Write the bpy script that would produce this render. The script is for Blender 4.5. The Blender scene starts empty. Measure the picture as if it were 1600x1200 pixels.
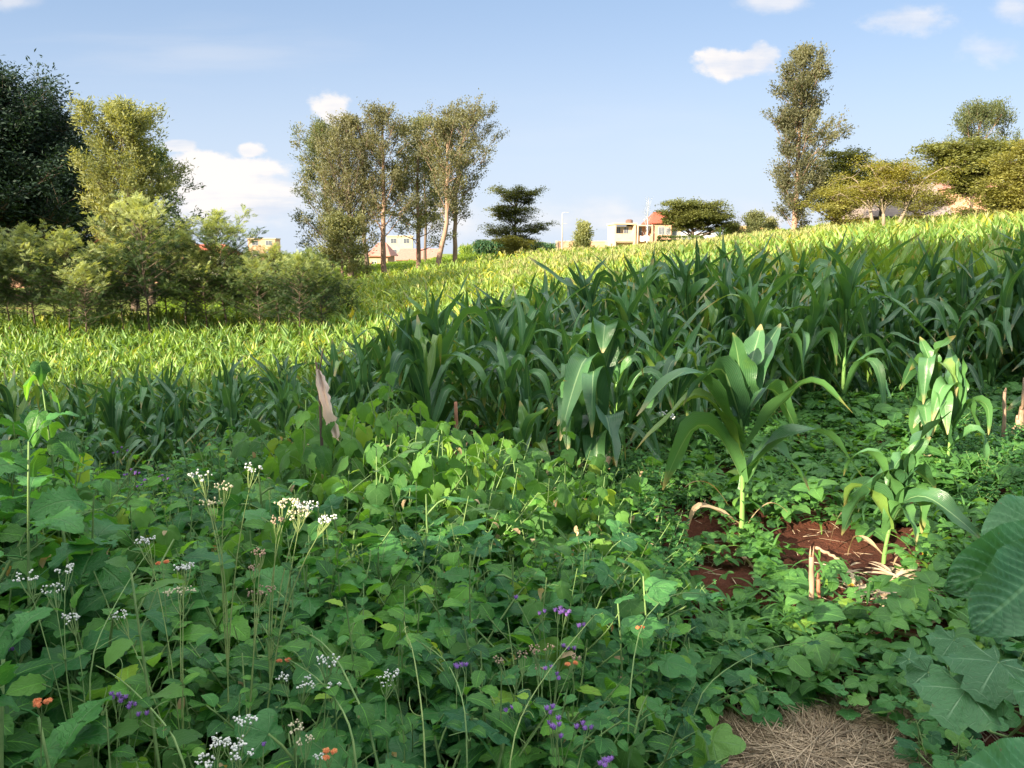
import bpy, math, random
import numpy as np
from mathutils import Vector, Matrix

# ------------------------------------------------------------------ camera, sky, sun, exposure
SC = bpy.context.scene
COL = SC.collection
FPX = 1232.0                     # focal length in pixels of a 1600 px wide picture
PITCH = math.atan(210 / FPX)
CZ = 1.6
cam_d = bpy.data.cameras.new('camera'); cam = bpy.data.objects.new('camera', cam_d); COL.objects.link(cam)
cam.location = (0, 0, CZ); cam.rotation_euler = (math.pi / 2 - PITCH, 0, 0)
cam_d.sensor_width = 36; cam_d.lens = 36 * FPX / 1600; cam_d.clip_start = 0.05; cam_d.clip_end = 20000
SC.camera = cam
SUN_EL = math.radians(21); SUN_H = (-0.72, -0.694)          # the sun stands low, behind and to the left
SUN = np.array([SUN_H[0] * math.cos(SUN_EL), SUN_H[1] * math.cos(SUN_EL), math.sin(SUN_EL)]); SUN /= np.linalg.norm(SUN)
SC.view_settings.view_transform = 'Standard'; SC.view_settings.look = 'None'
SC.view_settings.gamma = 1; SC.view_settings.exposure = 1.75
sd = bpy.data.lights.new('sun', 'SUN'); sd.energy = 5.0; sd.angle = math.radians(0.5); sd.color = (1, .86, .66)
so = bpy.data.objects.new('sun', sd); COL.objects.link(so)
so.rotation_euler = Vector(SUN).to_track_quat('Z', 'Y').to_euler()

cp, sp = math.cos(PITCH), math.sin(PITCH)
def at(px, py, Y):
    x = (px - 800) / FPX; v = (600 - py) / FPX
    d = np.array([x, cp + v * sp, -sp + v * cp]); d *= Y / d[1]
    return d + np.array([0, 0, CZ])
def to_px(P):
    P = np.asarray(P, float); d = P[..., 1] * cp - (P[..., 2] - CZ) * sp; u = P[..., 1] * sp + (P[..., 2] - CZ) * cp
    return 800 + FPX * P[..., 0] / d, 600 - FPX * u / d

class NT:
    def __init__(s, tree): s.t = tree; s.n = tree.nodes; s.l = tree.links
    def new(s, typ, **kw):
        n = s.n.new(typ)
        for k, v in kw.items(): setattr(n, k, v)
        return n
    def set(s, sock, v):
        if isinstance(v, bpy.types.NodeSocket): s.l.new(v, sock)
        elif v is not None:
            if isinstance(v, (tuple, list)) and len(v) == 3 and sock.type == 'RGBA': v = (*v, 1)
            sock.default_value = v
    def m(s, op, a, b=None, c=None, clamp=False):
        n = s.new('ShaderNodeMath', operation=op, use_clamp=clamp); s.set(n.inputs[0], a)
        if b is not None: s.set(n.inputs[1], b)
        if c is not None: s.set(n.inputs[2], c)
        return n.outputs[0]
    def mix(s, f, a, b, typ='MIX'):
        n = s.new('ShaderNodeMix', data_type='RGBA', blend_type=typ); s.set(n.inputs[0], f); s.set(n.inputs[6], a); s.set(n.inputs[7], b); return n.outputs[2]
    def ss(s, v, lo, hi, a=0.0, b=1.0):
        n = s.new('ShaderNodeMapRange', interpolation_type='SMOOTHSTEP'); s.set(n.inputs[0], v)
        for i, q in enumerate((lo, hi, a, b)): s.set(n.inputs[i + 1], q)
        return n.outputs[0]
    def noise(s, vec, scale, detail=3, rough=.5, dist=0):
        n = s.new('ShaderNodeTexNoise'); s.set(n.inputs['Vector'], vec); s.set(n.inputs['Scale'], scale)
        s.set(n.inputs['Detail'], detail); s.set(n.inputs['Roughness'], rough); s.set(n.inputs['Distortion'], dist); return n.outputs[0]
    def attr(s, name): return s.new('ShaderNodeAttribute', attribute_name=name).outputs['Fac']

# world: Nishita sky with procedural clouds fixed to directions of the sky
W = bpy.data.worlds.new('World'); SC.world = W; W.use_nodes = True
w = NT(W.node_tree); w.n.clear()
sky = w.new('ShaderNodeTexSky', sky_type='NISHITA', sun_disc=False)
sky.sun_elevation = SUN_EL; sky.sun_rotation = math.atan2(SUN_H[0], SUN_H[1])
sky.air_density = 1.0; sky.dust_density = 1.2; sky.ozone_density = 1.0; sky.altitude = 1600
tc = w.new('ShaderNodeTexCoord'); sx = w.new('ShaderNodeSeparateXYZ'); w.set(sx.inputs[0], tc.outputs['Generated'])
ysafe = w.m('MAXIMUM', sx.outputs[1], .05)
U = w.m('DIVIDE', sx.outputs[0], ysafe); V = w.m('DIVIDE', sx.outputs[2], ysafe)
front = w.ss(sx.outputs[1], .05, .3)
cv = w.new('ShaderNodeCombineXYZ'); w.set(cv.inputs[0], U); w.set(cv.inputs[1], w.m('MULTIPLY', V, 1.5)); UV = cv.outputs[0]
cs = w.new('ShaderNodeCombineXYZ'); w.set(cs.inputs[0], w.m('MULTIPLY', U, .28)); w.set(cs.inputs[1], w.m('MULTIPLY', V, 2.2)); UVS = cs.outputs[0]
n_puff = w.noise(UV, 22, 7, .6); n_big = w.noise(UV, 9, 5, .55); n_str = w.noise(UVS, 16, 6, .55, .3)
n_mix = w.m('ADD', w.m('MULTIPLY', n_str, .55), w.m('MULTIPLY', n_puff, .45))
def uvpx(px, py):
    p = at(px, py, 1.0); return p[0], p[2] - CZ
def cloud(px, py, rx, ry, edge, amp, nz, gain=1.0):
    u0, v0 = uvpx(px, py)
    a = w.m('DIVIDE', w.m('SUBTRACT', U, u0), rx / FPX); b = w.m('DIVIDE', w.m('SUBTRACT', V, v0), ry / FPX)
    r = w.m('SQRT', w.m('ADD', w.m('MULTIPLY', a, a), w.m('MULTIPLY', b, b)))
    q = w.m('ADD', w.m('SUBTRACT', 1, r), w.m('MULTIPLY', w.m('SUBTRACT', nz, .5), amp))
    return w.m('MULTIPLY', w.ss(q, 0, edge), gain)
cl = [cloud(1150, 100, 78, 26, .5, 1.9, n_puff, 1.0), cloud(1118, 92, 34, 20, .5, 1.9, n_puff, .9), cloud(1150, 112, 70, 10, .8, 1.2, n_puff, .7), cloud(1190, 90, 32, 24, .5, 1.9, n_puff, .8), cloud(1208, 3, 62, 20, .8, 1.3, n_puff, .7),
      cloud(1422, 30, 85, 26, .9, 1.9, n_puff, .62), cloud(1540, 78, 60, 30, 1.0, 2.2, n_puff, .42), cloud(1585, 12, 45, 36, 1.0, 1.6, n_puff, .55),
      cloud(520, 172, 36, 32, .5, 2.0, n_puff, .95), cloud(388, 234, 26, 14, .4, 1.8, n_puff, .9), cloud(272, 228, 34, 11, .4, 1.2, n_puff, .8),
      cloud(20, 2, 60, 18, .8, 1.2, n_puff, .5), cloud(235, 178, 40, 16, 1, 1.4, n_puff, .3), cloud(560, 190, 60, 16, 1, 1.4, n_puff, .3),
      cloud(335, 300, 150, 60, .6, 1.6, n_mix, 1.0), cloud(320, 254, 100, 20, .5, 1.9, n_puff, .95), cloud(400, 262, 75, 16, .5, 1.9, n_puff, .9), cloud(420, 318, 130, 40, .9, 1.7, n_mix, .7),
      cloud(980, 345, 420, 44, 1.2, 1.8, n_big, .6), cloud(1190, 345, 60, 22, .6, 1.6, n_puff, .8), cloud(700, 330, 60, 60, 1, 1.6, n_big, .6),
      cloud(330, 85, 340, 55, 1.6, 1.6, n_str, .25), cloud(900, 200, 500, 70, 2, 1.6, n_str, .12)]
mask = cl[0]
for c in cl[1:]:
    mask = w.m('SUBTRACT', w.m('ADD', mask, c), w.m('MULTIPLY', mask, c))
mask = w.m('MULTIPLY', mask, front)
SKY_GAIN = 1.0
skyc = w.mix(1.0, sky.outputs[0], (1.0, 1.0, 1.0), 'MULTIPLY')
hz = w.ss(V, -.02, .34, .9, .0)
skyc = w.mix(.6, skyc, (2.45, 3.40, 4.95))
skyc = w.mix(hz, skyc, (4.1, 4.6, 5.4))
ccol = w.mix(w.ss(w.m('ADD', w.m('MULTIPLY', n_str, .6), w.m('MULTIPLY', n_big, .4)), .36, .54), (4.2, 4.5, 5.15), (5.9, 5.6, 5.4))
over = w.m('MULTIPLY', w.ss(sx.outputs[2], .42, .72), w.ss(w.noise(tc.outputs['Generated'], 3.2, 5, .6), .30, .60))   # unseen bright cloud overhead, added to lift the fill light
skyc = w.mix(w.m('MULTIPLY', over, .9), skyc, (17.5, 17.6, 17.0))
final = w.mix(mask, skyc, ccol)
bg = w.new('ShaderNodeBackground'); w.set(bg.inputs[0], final); bg.inputs[1].default_value = 0.054
wo = w.new('ShaderNodeOutputWorld'); w.l.new(bg.outputs[0], wo.inputs[0])

# ------------------------------------------------------------------ helpers
def tag(o, label=None, cat=None, group=None, kind=None):
    if label: o['label'] = label
    if cat: o['category'] = cat
    if group: o['group'] = group
    if kind: o['kind'] = kind
    return o
def empty(name, loc, label=None, cat=None, group=None, rz=0):
    o = bpy.data.objects.new(name, None); COL.objects.link(o); o.location = loc; o.rotation_euler = (0, 0, rz); o.empty_display_size = .2
    return tag(o, label, cat, group)
def copy_tree(o, parent=None):
    c = o.copy(); COL.objects.link(c)
    if parent is not None: c.parent = parent
    for ch in list(o.children): copy_tree(ch, c)
    return c

class MB:
    """collects quads with uv and a random value per element, and links them as ONE mesh object"""
    def __init__(s): s.V = []; s.F = []; s.UV = []; s.R = []; s.M = []; s.n = 0
    def add(s, V, F, UV=None, r=0.5, mi=0):
        V = np.asarray(V, float).reshape(-1, 3); F = np.asarray(F, int).reshape(-1, 4)
        s.V.append(V); s.F.append(F + s.n); s.UV.append(np.zeros((len(V), 2)) if UV is None else np.asarray(UV, float))
        s.R.append(np.full(len(V), r) if np.isscalar(r) else np.asarray(r)); s.M.append(np.full(len(F), mi, int)); s.n += len(V)
        return s
    def inst(s, T, pos, B, scale, r=None, mi=0):
        pos = np.asarray(pos, float).reshape(-1, 3); N = len(pos)
        if N == 0: return s
        V, F, UV = T; scale = np.asarray(scale, float)
        if scale.ndim == 0: scale = np.full((N, 3), scale)
        if scale.ndim == 1: scale = np.repeat(scale[:, None], 3, 1)
        P = np.einsum('nvi,nij->nvj', V[None] * scale[:, None, :], B) + pos[:, None, :]
        nv = len(V); FF = F[None] + (np.arange(N) * nv)[:, None, None]
        r = np.random.rand(N) if r is None else (np.full(N, r) if np.isscalar(r) else r)
        return s.add(P.reshape(-1, 3), FF.reshape(-1, 4), np.tile(UV, (N, 1)), np.repeat(r, nv), mi)
    def merge(s, o, mi=0):
        V, F, UV, R = o.arrays()
        s.add(V, F, UV, R, mi)
    def arrays(s):
        return np.concatenate(s.V), np.concatenate(s.F), np.concatenate(s.UV), np.concatenate(s.R)
    def mesh(s, name, mats, smooth=True):
        V, F, UV, R = s.arrays(); me = bpy.data.meshes.new(name)
        me.vertices.add(len(V)); me.vertices.foreach_set('co', V.astype(np.float32).ravel())
        me.loops.add(F.size); me.loops.foreach_set('vertex_index', F.astype(np.int32).ravel())
        me.polygons.add(len(F)); me.polygons.foreach_set('loop_start', (np.arange(len(F)) * 4).astype(np.int32))
        me.polygons.foreach_set('material_index', np.concatenate(s.M).astype(np.int32))
        me.update(calc_edges=True)
        u = me.uv_layers.new(name='UVMap'); u.data.foreach_set('uv', UV[F.ravel()].astype(np.float32).ravel())
        a = me.attributes.new('rnd', 'FLOAT', 'POINT'); a.data.foreach_set('value', R.astype(np.float32))
        me.polygons.foreach_set('use_smooth', np.full(len(F), smooth, bool))
        for m_ in (mats if isinstance(mats, (list, tuple)) else [mats]): me.materials.append(m_)
        return me
    def build(s, name, mats, parent=None, smooth=True, loc=None):
        o = bpy.data.objects.new(name, s.mesh(name, mats, smooth)); COL.objects.link(o)
        if parent is not None: o.parent = parent
        if loc is not None: o.location = loc
        return o

def norm(a): return a / np.maximum(np.linalg.norm(a, axis=-1, keepdims=True), 1e-9)
def frames(D, Uh=None, roll=None):
    D = norm(np.asarray(D, float).reshape(-1, 3)); Uh = np.tile([0, 0, 1.], (len(D), 1)) if Uh is None else np.asarray(Uh, float).reshape(-1, 3)
    X = np.cross(D, Uh); bad = np.linalg.norm(X, axis=1) < 1e-3; X[bad] = [1, 0, 0]; X = norm(X); Z = np.cross(X, D)
    if roll is not None:
        c, s_ = np.cos(roll)[:, None], np.sin(roll)[:, None]; X, Z = X * c + Z * s_, Z * c - X * s_
    return np.stack([X, D, Z], 1)
def rdirs(rng, n, el=(-90, 90)):
    az = rng.uniform(0, 2 * math.pi, n); s0, s1 = math.sin(math.radians(el[0])), math.sin(math.radians(el[1])); z = rng.uniform(s0, s1, n); q = np.sqrt(1 - z * z)
    return np.stack([np.cos(az) * q, np.sin(az) * q, z], 1)
def tube(P, R, sides=6, cap=True):
    P = np.asarray(P, float); n = len(P); R = np.full(n, R) if np.isscalar(R) else np.asarray(R, float)
    T = np.gradient(P, axis=0); T = norm(T); ref = np.array([0, 0, 1.]) if abs(T[:, 2]).mean() < .8 else np.array([1., 0, 0])
    X = norm(np.cross(T, ref)); Y = np.cross(T, X)
    th = np.linspace(0, 2 * math.pi, sides, endpoint=False)
    V = P[:, None] + R[:, None, None] * (np.cos(th)[None, :, None] * X[:, None] + np.sin(th)[None, :, None] * Y[:, None])
    L = np.concatenate([[0], np.cumsum(np.linalg.norm(np.diff(P, axis=0), axis=1))])
    UV = np.stack(np.broadcast_arrays(th[None] / 6.283, L[:, None]), -1).reshape(-1, 2)
    F = []
    for i in range(n - 1):
        for j in range(sides):
            k = (j + 1) % sides; F.append((i * sides + j, i * sides + k, (i + 1) * sides + k, (i + 1) * sides + j))
    V = V.reshape(-1, 3)
    if cap and sides == 4: F.append((0, 3, 2, 1)); b = (n - 1) * 4; F.append((b, b + 1, b + 2, b + 3))
    elif cap and sides in (6, 8):
        b = (n - 1) * sides
        F.append((b, b + 1, b + 2, b + 3)); F.append((b, b + 3, b + 4, b + 5))
        if sides == 8: F.append((b, b + 5, b + 6, b + 7))
    return V, np.array(F), UV
def box(x0, x1, y0, y1, z0, z1):
    V = np.array([(x0, y0, z0), (x1, y0, z0), (x1, y1, z0), (x0, y1, z0), (x0, y0, z1), (x1, y0, z1), (x1, y1, z1), (x0, y1, z1)], float)
    F = np.array([(0, 3, 2, 1), (4, 5, 6, 7), (0, 1, 5, 4), (1, 2, 6, 5), (2, 3, 7, 6), (3, 0, 4, 7)])
    return V, F, V[:, [0, 2]]
def bez(a, b, c, n=8):
    t = np.linspace(0, 1, n)[:, None]; a, b, c = map(lambda q: np.asarray(q, float), (a, b, c))
    return a * (1 - t) ** 2 + 2 * b * t * (1 - t) + c * t * t
def sph(nu=6, nv=4):
    V = []; UV = []
    for j in range(nv + 1):
        a = -math.pi / 2 * .96 + math.pi * .96 * j / nv
        for i in range(nu): V.append((math.cos(a) * math.cos(6.2832 * i / nu), math.cos(a) * math.sin(6.2832 * i / nu), math.sin(a))); UV.append((i / nu, j / nv))
    F = [(j * nu + i, j * nu + (i + 1) % nu, (j + 1) * nu + (i + 1) % nu, (j + 1) * nu + i) for j in range(nv) for i in range(nu)]
    return np.array(V), np.array(F), np.array(UV)

# leaf templates: unit length along +Y, upper face towards +Z
def grid_faces(nv, nu): return np.array([(i * (nu + 1) + j, i * (nu + 1) + j + 1, (i + 1) * (nu + 1) + j + 1, (i + 1) * (nu + 1) + j) for i in range(nv) for j in range(nu)])
def strip_leaf(Wd=.3, nv=8, nu=4, pk=.4, droop=.5, fold=.15, serr=0, wav=0, pet=.0, tip=.02, seed=0, quilt=0, kr=0):
    r = np.random.RandomState(seed); t = np.linspace(0, 1, nv + 1); s = np.linspace(-1, 1, nu + 1)
    a = pk / (1 - pk); wdt = (t ** a) * (1 - t); wdt = wdt / wdt.max(); wdt = wdt ** .75 * Wd + tip * Wd
    if serr: wdt = wdt * (1 + serr * np.where(np.arange(nv + 1) % 2, 1, -1))
    ang = .25 - droop * 1.6 * t; dy = np.cos(ang); dz = np.sin(ang)
    y = np.concatenate([[0], np.cumsum((dy[1:] + dy[:-1]) / 2)]) / nv; z = np.concatenate([[0], np.cumsum((dz[1:] + dz[:-1]) / 2)]) / nv
    ph = r.rand() * 6
    V = []; UVl = []
    for i in range(nv + 1):
        for j, q in enumerate(s):
            zz = z[i] + fold * abs(q) * wdt[i] + wav * q * q * math.sin(t[i] * 14 + ph + (2 if q > 0 else 0)) * Wd + (quilt * math.cos((t[i] * nv - abs(q) * 1.2) * math.pi) * min(1, abs(q) * 2) if not kr else -quilt * abs(math.cos((t[i] * kr - abs(q) * kr * .22) * math.pi)) ** 3 * min(1, abs(q) * 4) * (1 - abs(q) ** 4))
            V.append((q * wdt[i], pet + y[i] * (1 - pet), zz)); UVl.append((q * .5 + .5, t[i]))
    return np.array(V), grid_faces(nv, nu), np.array(UVl)
def polar_leaf(rf, nt=20, nr=3, cup=.15, droop=.35, wav=0, seed=0, ribs=0, nrib=5):
    r_ = np.random.RandomState(seed); th = np.linspace(-math.pi / 2, 1.5 * math.pi, nt + 1); rr = np.linspace(.02, 1, nr + 1)
    V = []; UVl = []; ph = r_.rand() * 6
    for i, q in enumerate(rr):
        for j, a in enumerate(th):
            R = rf(a) * q; x, y = R * math.cos(a), R * math.sin(a)
            z = -droop * max(y, 0) ** 2 - cup * x * x + wav * q * q * math.sin(a * 5 + ph) + ribs * q * math.cos((a - math.pi / 2) * nrib)
            V.append((x, y, z)); UVl.append(((a + math.pi / 2) / 6.2832, q))
    return np.array(V), grid_faces(nr, nt)[:, ::-1], np.array(UVl)
def heart(a):     # pointed heart, petiole at the origin
    b = abs(((a - math.pi / 2 + math.pi) % (2 * math.pi)) - math.pi)
    return .30 + .12 * math.cos(b) + .42 * math.exp(-(b / .33) ** 2) - .25 * math.exp(-((math.pi - b) / .35) ** 2) + .13 * math.exp(-((b - 1.05) / .5) ** 2)
def lobed(a, n=5, d=.3, tooth=.05):
    b = abs(((a - math.pi / 2 + math.pi) % (2 * math.pi)) - math.pi)
    l = abs(math.cos(b * n / 2 * .98)); return (.40 + .17 * math.cos(b)) * (1 - d + d * l ** .7) * (1 - .9 * math.exp(-((math.pi - b) / .25) ** 2)) + tooth * math.sin(b * 26)
# ------------------------------------------------------------------ materials
def new_mat(name):
    m_ = bpy.data.materials.new(name); m_.use_nodes = True; t = NT(m_.node_tree); t.n.clear(); return m_, t
def leaf_mat(name, dark, light, trans=.35, rough=.5, spec=.5, vein='pin', veincol=None, vs=.5, bump=.15, back=1.25, yellow=0.0, nv=9, sheen=0):
    m_, t = new_mat(name)
    rnd = t.attr('rnd'); oi = t.new('ShaderNodeObjectInfo').outputs['Random']; uv = t.new('ShaderNodeUVMap').outputs[0]
    s = t.new('ShaderNodeSeparateXYZ'); t.set(s.inputs[0], uv); u, v = s.outputs[0], s.outputs[1]
    g = t.new('ShaderNodeNewGeometry'); nz = t.noise(g.outputs['Position'], 9, 3, .6)
    f = t.m('ADD', t.m('MULTIPLY', rnd, .50), t.m('ADD', t.m('MULTIPLY', oi, .40), t.m('MULTIPLY', nz, .30)))
    nlow = t.noise(g.outputs['Position'], .22, 2, .5); f = t.ss(t.m('ADD', f, t.m('MULTIPLY', t.m('SUBTRACT', nlow, .5), .9)), .25, .95)
    col = t.mix(f, dark, light)
    if yellow: col = t.mix(t.m('MULTIPLY', t.ss(rnd, 1 - yellow, 1), .8), col, (light[0] * 2.2, light[1] * 1.35, light[2] * .8))
    hgt = None; nfine = t.noise(g.outputs['Position'], 70, 2, .5)
    if vein == 'pin':
        au = t.m('ABSOLUTE', t.m('SUBTRACT', u, .5))
        ph = t.m('FRACT', t.m('SUBTRACT', t.m('MULTIPLY', v, nv), t.m('MULTIPLY', au, 5)))
        side = t.ss(t.m('ABSOLUTE', t.m('SUBTRACT', ph, .5)), .0, .10, 1, 0)
        mid = t.ss(au, .012, .035, 1, 0); vm = t.m('MAXIMUM', t.m('MULTIPLY', side, .55), mid)
    elif vein == 'maize':
        au = t.m('ABSOLUTE', t.m('SUBTRACT', u, .5)); mid = t.ss(au, .018, .045, 1, 0)
        st = t.m('SINE', t.m('MULTIPLY', u, 110)); vm = t.m('MAXIMUM', t.m('MULTIPLY', t.m('ADD', t.m('MULTIPLY', st, .5), .5), .22), mid)
    elif vein == 'palm':
        c = t.m('COSINE', t.m('MULTIPLY', t.m('SUBTRACT', u, .5), 6.2832 * nv)); vm = t.m('MULTIPLY', t.ss(c, .96, 1.0), t.ss(v, .95, .4))
        c2 = t.m('SINE', t.m('MULTIPLY', t.m('ADD', v, t.m('MULTIPLY', t.m('ABSOLUTE', t.m('SINE', t.m('MULTIPLY', u, 6.2832 * nv / 2))), .5)), 34)); vm = t.m('MAXIMUM', vm, t.m('MULTIPLY', t.ss(c2, .85, 1), .35))
    else: vm = None
    if vm is not None:
        vc = veincol or tuple(min(1, c * 2.4 + .02) for c in light); col = t.mix(t.m('MULTIPLY', vm, vs), col, vc); hgt = t.m('ADD', vm, t.m('MULTIPLY', nfine, -.9))
    if vein == 'maize': col = t.mix(t.m('MULTIPLY', t.ss(t.m('ADD', v, t.m('ADD', t.m('MULTIPLY', nz, .22), t.m('MULTIPLY', rnd, .10))), 1.03, 1.16), .8), col, (.42, .33, .13))
    if vein in ('pin', 'palm', 'maize'): col = t.mix(t.ss(nfine, .70, .76, 0, .65), col, (.16, .13, .05))
    bf = g.outputs['Backfacing']; col = t.mix(bf, col, t.mix(1, col, (back, back * .97, back * 1.05), 'MULTIPLY'))
    col = t.mix(t.ss(nz, .60, .76, 0, .22), col, (light[0] * 1.9, light[1] * 1.3, light[2] * .8))
    p = t.new('ShaderNodeBsdfPrincipled'); t.set(p.inputs['Base Color'], col); t.set(p.inputs['Roughness'], rough); t.set(p.inputs['Specular IOR Level'], spec)
    if sheen: t.set(p.inputs['Sheen Weight'], sheen); t.set(p.inputs['Sheen Roughness'], .4)
    if hgt is not None and bump:
        b = t.new('ShaderNodeBump'); t.set(b.inputs['Strength'], bump); t.set(b.inputs['Distance'], .009); t.set(b.inputs['Height'], hgt); b.invert = True; t.l.new(b.outputs[0], p.inputs['Normal'])
    tr = t.new('ShaderNodeBsdfTranslucent'); t.set(tr.inputs[0], t.mix(1, col, (1.5, 1.35, .45), 'MULTIPLY'))
    mx = t.new('ShaderNodeMixShader'); t.set(mx.inputs[0], trans); t.l.new(p.outputs[0], mx.inputs[1]); t.l.new(tr.outputs[0], mx.inputs[2])
    o = t.new('ShaderNodeOutputMaterial'); t.l.new(mx.outputs[0], o.inputs[0]); return m_
def plain(name, a, b, scale=20, rough=.8, bump=.2, stretch=(1, 1, 1), spec=.3, detail=4, metal=0, coord='Object'):
    m_, t = new_mat(name); tc_ = t.new('ShaderNodeTexCoord'); mp = t.new('ShaderNodeMapping'); t.l.new(tc_.outputs[coord], mp.inputs[0]); mp.inputs['Scale'].default_value = stretch
    n = t.noise(mp.outputs[0], scale, detail, .6); col = t.mix(t.ss(n, .3, .7), a, b)
    col = t.mix(t.m('MULTIPLY', t.attr('rnd'), .35), col, tuple(c * 1.5 for c in b))
    p = t.new('ShaderNodeBsdfPrincipled'); t.set(p.inputs['Base Color'], col); t.set(p.inputs['Roughness'], rough); t.set(p.inputs['Specular IOR Level'], spec); t.set(p.inputs['Metallic'], metal)
    if bump: b_ = t.new('ShaderNodeBump'); t.set(b_.inputs['Strength'], bump); t.set(b_.inputs['Distance'], .02); t.set(b_.inputs['Height'], n); t.l.new(b_.outputs[0], p.inputs['Normal'])
    o = t.new('ShaderNodeOutputMaterial'); t.l.new(p.outputs[0], o.inputs[0]); return m_

M = {}
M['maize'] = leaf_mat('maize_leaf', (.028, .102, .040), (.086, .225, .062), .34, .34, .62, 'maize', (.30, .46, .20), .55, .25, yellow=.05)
M['maize_sun'] = leaf_mat('maize_leaf_sunlit', (.080, .16, .028), (.27, .37, .055), .42, .5, .35, 'maize', (.36, .45, .2), .6, 0, yellow=.12)  # same leaves as the stand, sunlight put into a paler, yellower green
M['maize_mid'] = leaf_mat('maize_leaf_part_sun', (.070, .16, .028), (.19, .31, .045), .36, .45, .4, 'maize', (.34, .50, .20), .7, 0, yellow=.06)  # in-between tone, part of the sunlight put into the leaf colour
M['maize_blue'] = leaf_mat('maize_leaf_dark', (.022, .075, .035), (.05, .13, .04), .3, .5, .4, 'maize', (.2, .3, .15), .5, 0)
M['stalk'] = plain('maize_stalk', (.10, .22, .05), (.20, .34, .09), 14, .5, .1, (1, 1, .3))
M['tassel'] = plain('maize_tassel', (.24, .27, .09), (.38, .36, .15), 10, .8, 0)
M['dry'] = leaf_mat('dry_leaf', (.30, .20, .10), (.52, .40, .24), .3, .7, .2, 'maize', (.6, .5, .35), .4, .2)
M['herb'] = leaf_mat('herb_leaf', (.024, .108, .020), (.135, .340, .050), .38, .46, .30, 'pin', None, .35, .5, yellow=.05, nv=7)
M['herb2'] = leaf_mat('herb_leaf_bluish', (.018, .088, .026), (.095, .280, .062), .36, .46, .30, 'pin', None, .35, .5, yellow=.03, nv=8)
M['soft'] = leaf_mat('soft_heart_leaf', (.052, .155, .034), (.130, .300, .055), .45, .6, .25, 'palm', (.2, .36, .12), .45, .35, yellow=.08, nv=7, sheen=.15)
M['lobe'] = leaf_mat('lobed_leaf', (.022, .108, .036), (.085, .265, .066), .34, .44, .32, 'palm', (.19, .36, .16), .6, .6, nv=5, yellow=.03)
M['pump'] = leaf_mat('pumpkin_leaf', (.050, .150, .060), (.110, .290, .110), .32, .5, .3, 'palm', (.30, .48, .28), .8, .6, nv=7, yellow=.02)
M['bean'] = leaf_mat('bean_leaf', (.045, .145, .035), (.110, .270, .055), .38, .5, .35, 'pin', None, .3, .4, nv=6, yellow=.05)
M['toothed'] = leaf_mat('toothed_leaf', (.032, .140, .036), (.090, .290, .058), .34, .44, .32, 'pin', (.14, .27, .1), .6, .5, nv=10)
M['ribbed'] = leaf_mat('ribbed_leaf', (.045, .165, .065), (.095, .290, .100), .30, .36, .5, 'pin', (.18, .38, .16), .6, .2, nv=13)
M['hstem'] = plain('herb_stem', (.10, .19, .06), (.19, .28, .09), 25, .6, .1)
M['ystem'] = plain('yellow_stem', (.16, .25, .07), (.26, .33, .11), 25, .6, .1)
M['white'] = plain('white_floret', (.50, .52, .48), (.68, .68, .60), 60, .7, 0)
M['cream'] = plain('cream_floret', (.42, .38, .22), (.55, .50, .34), 60, .7, 0)
M['brownf'] = plain('brown_floret', (.26, .18, .12), (.36, .27, .18), 60, .8, 0)
M['purple'] = plain('purple_floret', (.14, .07, .27), (.27, .14, .40), 60, .7, 0)
M['orange'] = plain('orange_floret', (.62, .16, .06), (.72, .34, .14), 90, .6, 0)
M['yellow'] = leaf_mat('yellow_petal', (.75, .42, .03), (.85, .6, .06), .3, .6, .2, 'none')
M['straw'] = plain('straw', (.24, .17, .10), (.52, .40, .27), 8, .75, .1)
M['stick'] = plain('dead_stalk', (.22, .13, .08), (.42, .29, .19), 18, .8, .3, (1, 1, .25))
M['redstick'] = plain('reddish_stick', (.22, .09, .05), (.36, .17, .10), 18, .8, .3, (1, 1, .25))
M['cloth'] = plain('faded_cloth', (.66, .46, .36), (.82, .63, .51), 14, .9, .5, (1, 1, .3))
M['bark_pink'] = plain('pinkish_bark', (.20, .125, .085), (.33, .215, .155), 2.5, .85, .6, (1, 1, .35))
M['bark_dark'] = plain('dark_bark', (.07, .05, .04), (.15, .11, .08), 3, .9, .6, (1, 1, .35))
M['bark_pale'] = plain('pale_bark', (.14, .11, .07), (.27, .22, .16), 3, .85, .6, (1, 1, .5))
M['grev'] = leaf_mat('olive_foliage', (.075, .082, .042), (.175, .178, .095), .34, .6, .3, 'none')
M['grev_g'] = leaf_mat('grey_green_foliage', (.085, .110, .045), (.20, .21, .09), .32, .6, .3, 'none')
M['darkf'] = leaf_mat('dark_foliage', (.012, .030, .018), (.028, .060, .028), .2, .6, .3, 'none')
M['limef'] = leaf_mat('lime_foliage', (.13, .16, .06), (.30, .32, .13), .36, .6, .3, 'none')
M['flatf'] = leaf_mat('acacia_foliage', (.080, .100, .028), (.180, .195, .055), .3, .6, .3, 'none')
M['flaty'] = leaf_mat('yellow_acacia_foliage', (.15, .155, .04), (.31, .30, .08), .35, .6, .3, 'none')
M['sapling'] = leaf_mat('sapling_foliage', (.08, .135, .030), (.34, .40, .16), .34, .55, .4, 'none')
M['saplow'] = leaf_mat('sapling_shaded_foliage', (.022, .050, .016), (.070, .115, .032), .25, .6, .3, 'none')  # darker green holds the shade of the young trees' lower crowns
M['shade'] = leaf_mat('tall_tree_foliage', (.03, .06, .02), (.06, .1, .03), .2, .6, .3, 'none')
M['crop'] = leaf_mat('low_crop_leaf', (.13, .22, .025), (.26, .36, .05), .4, .6, .3, 'none')

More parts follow.
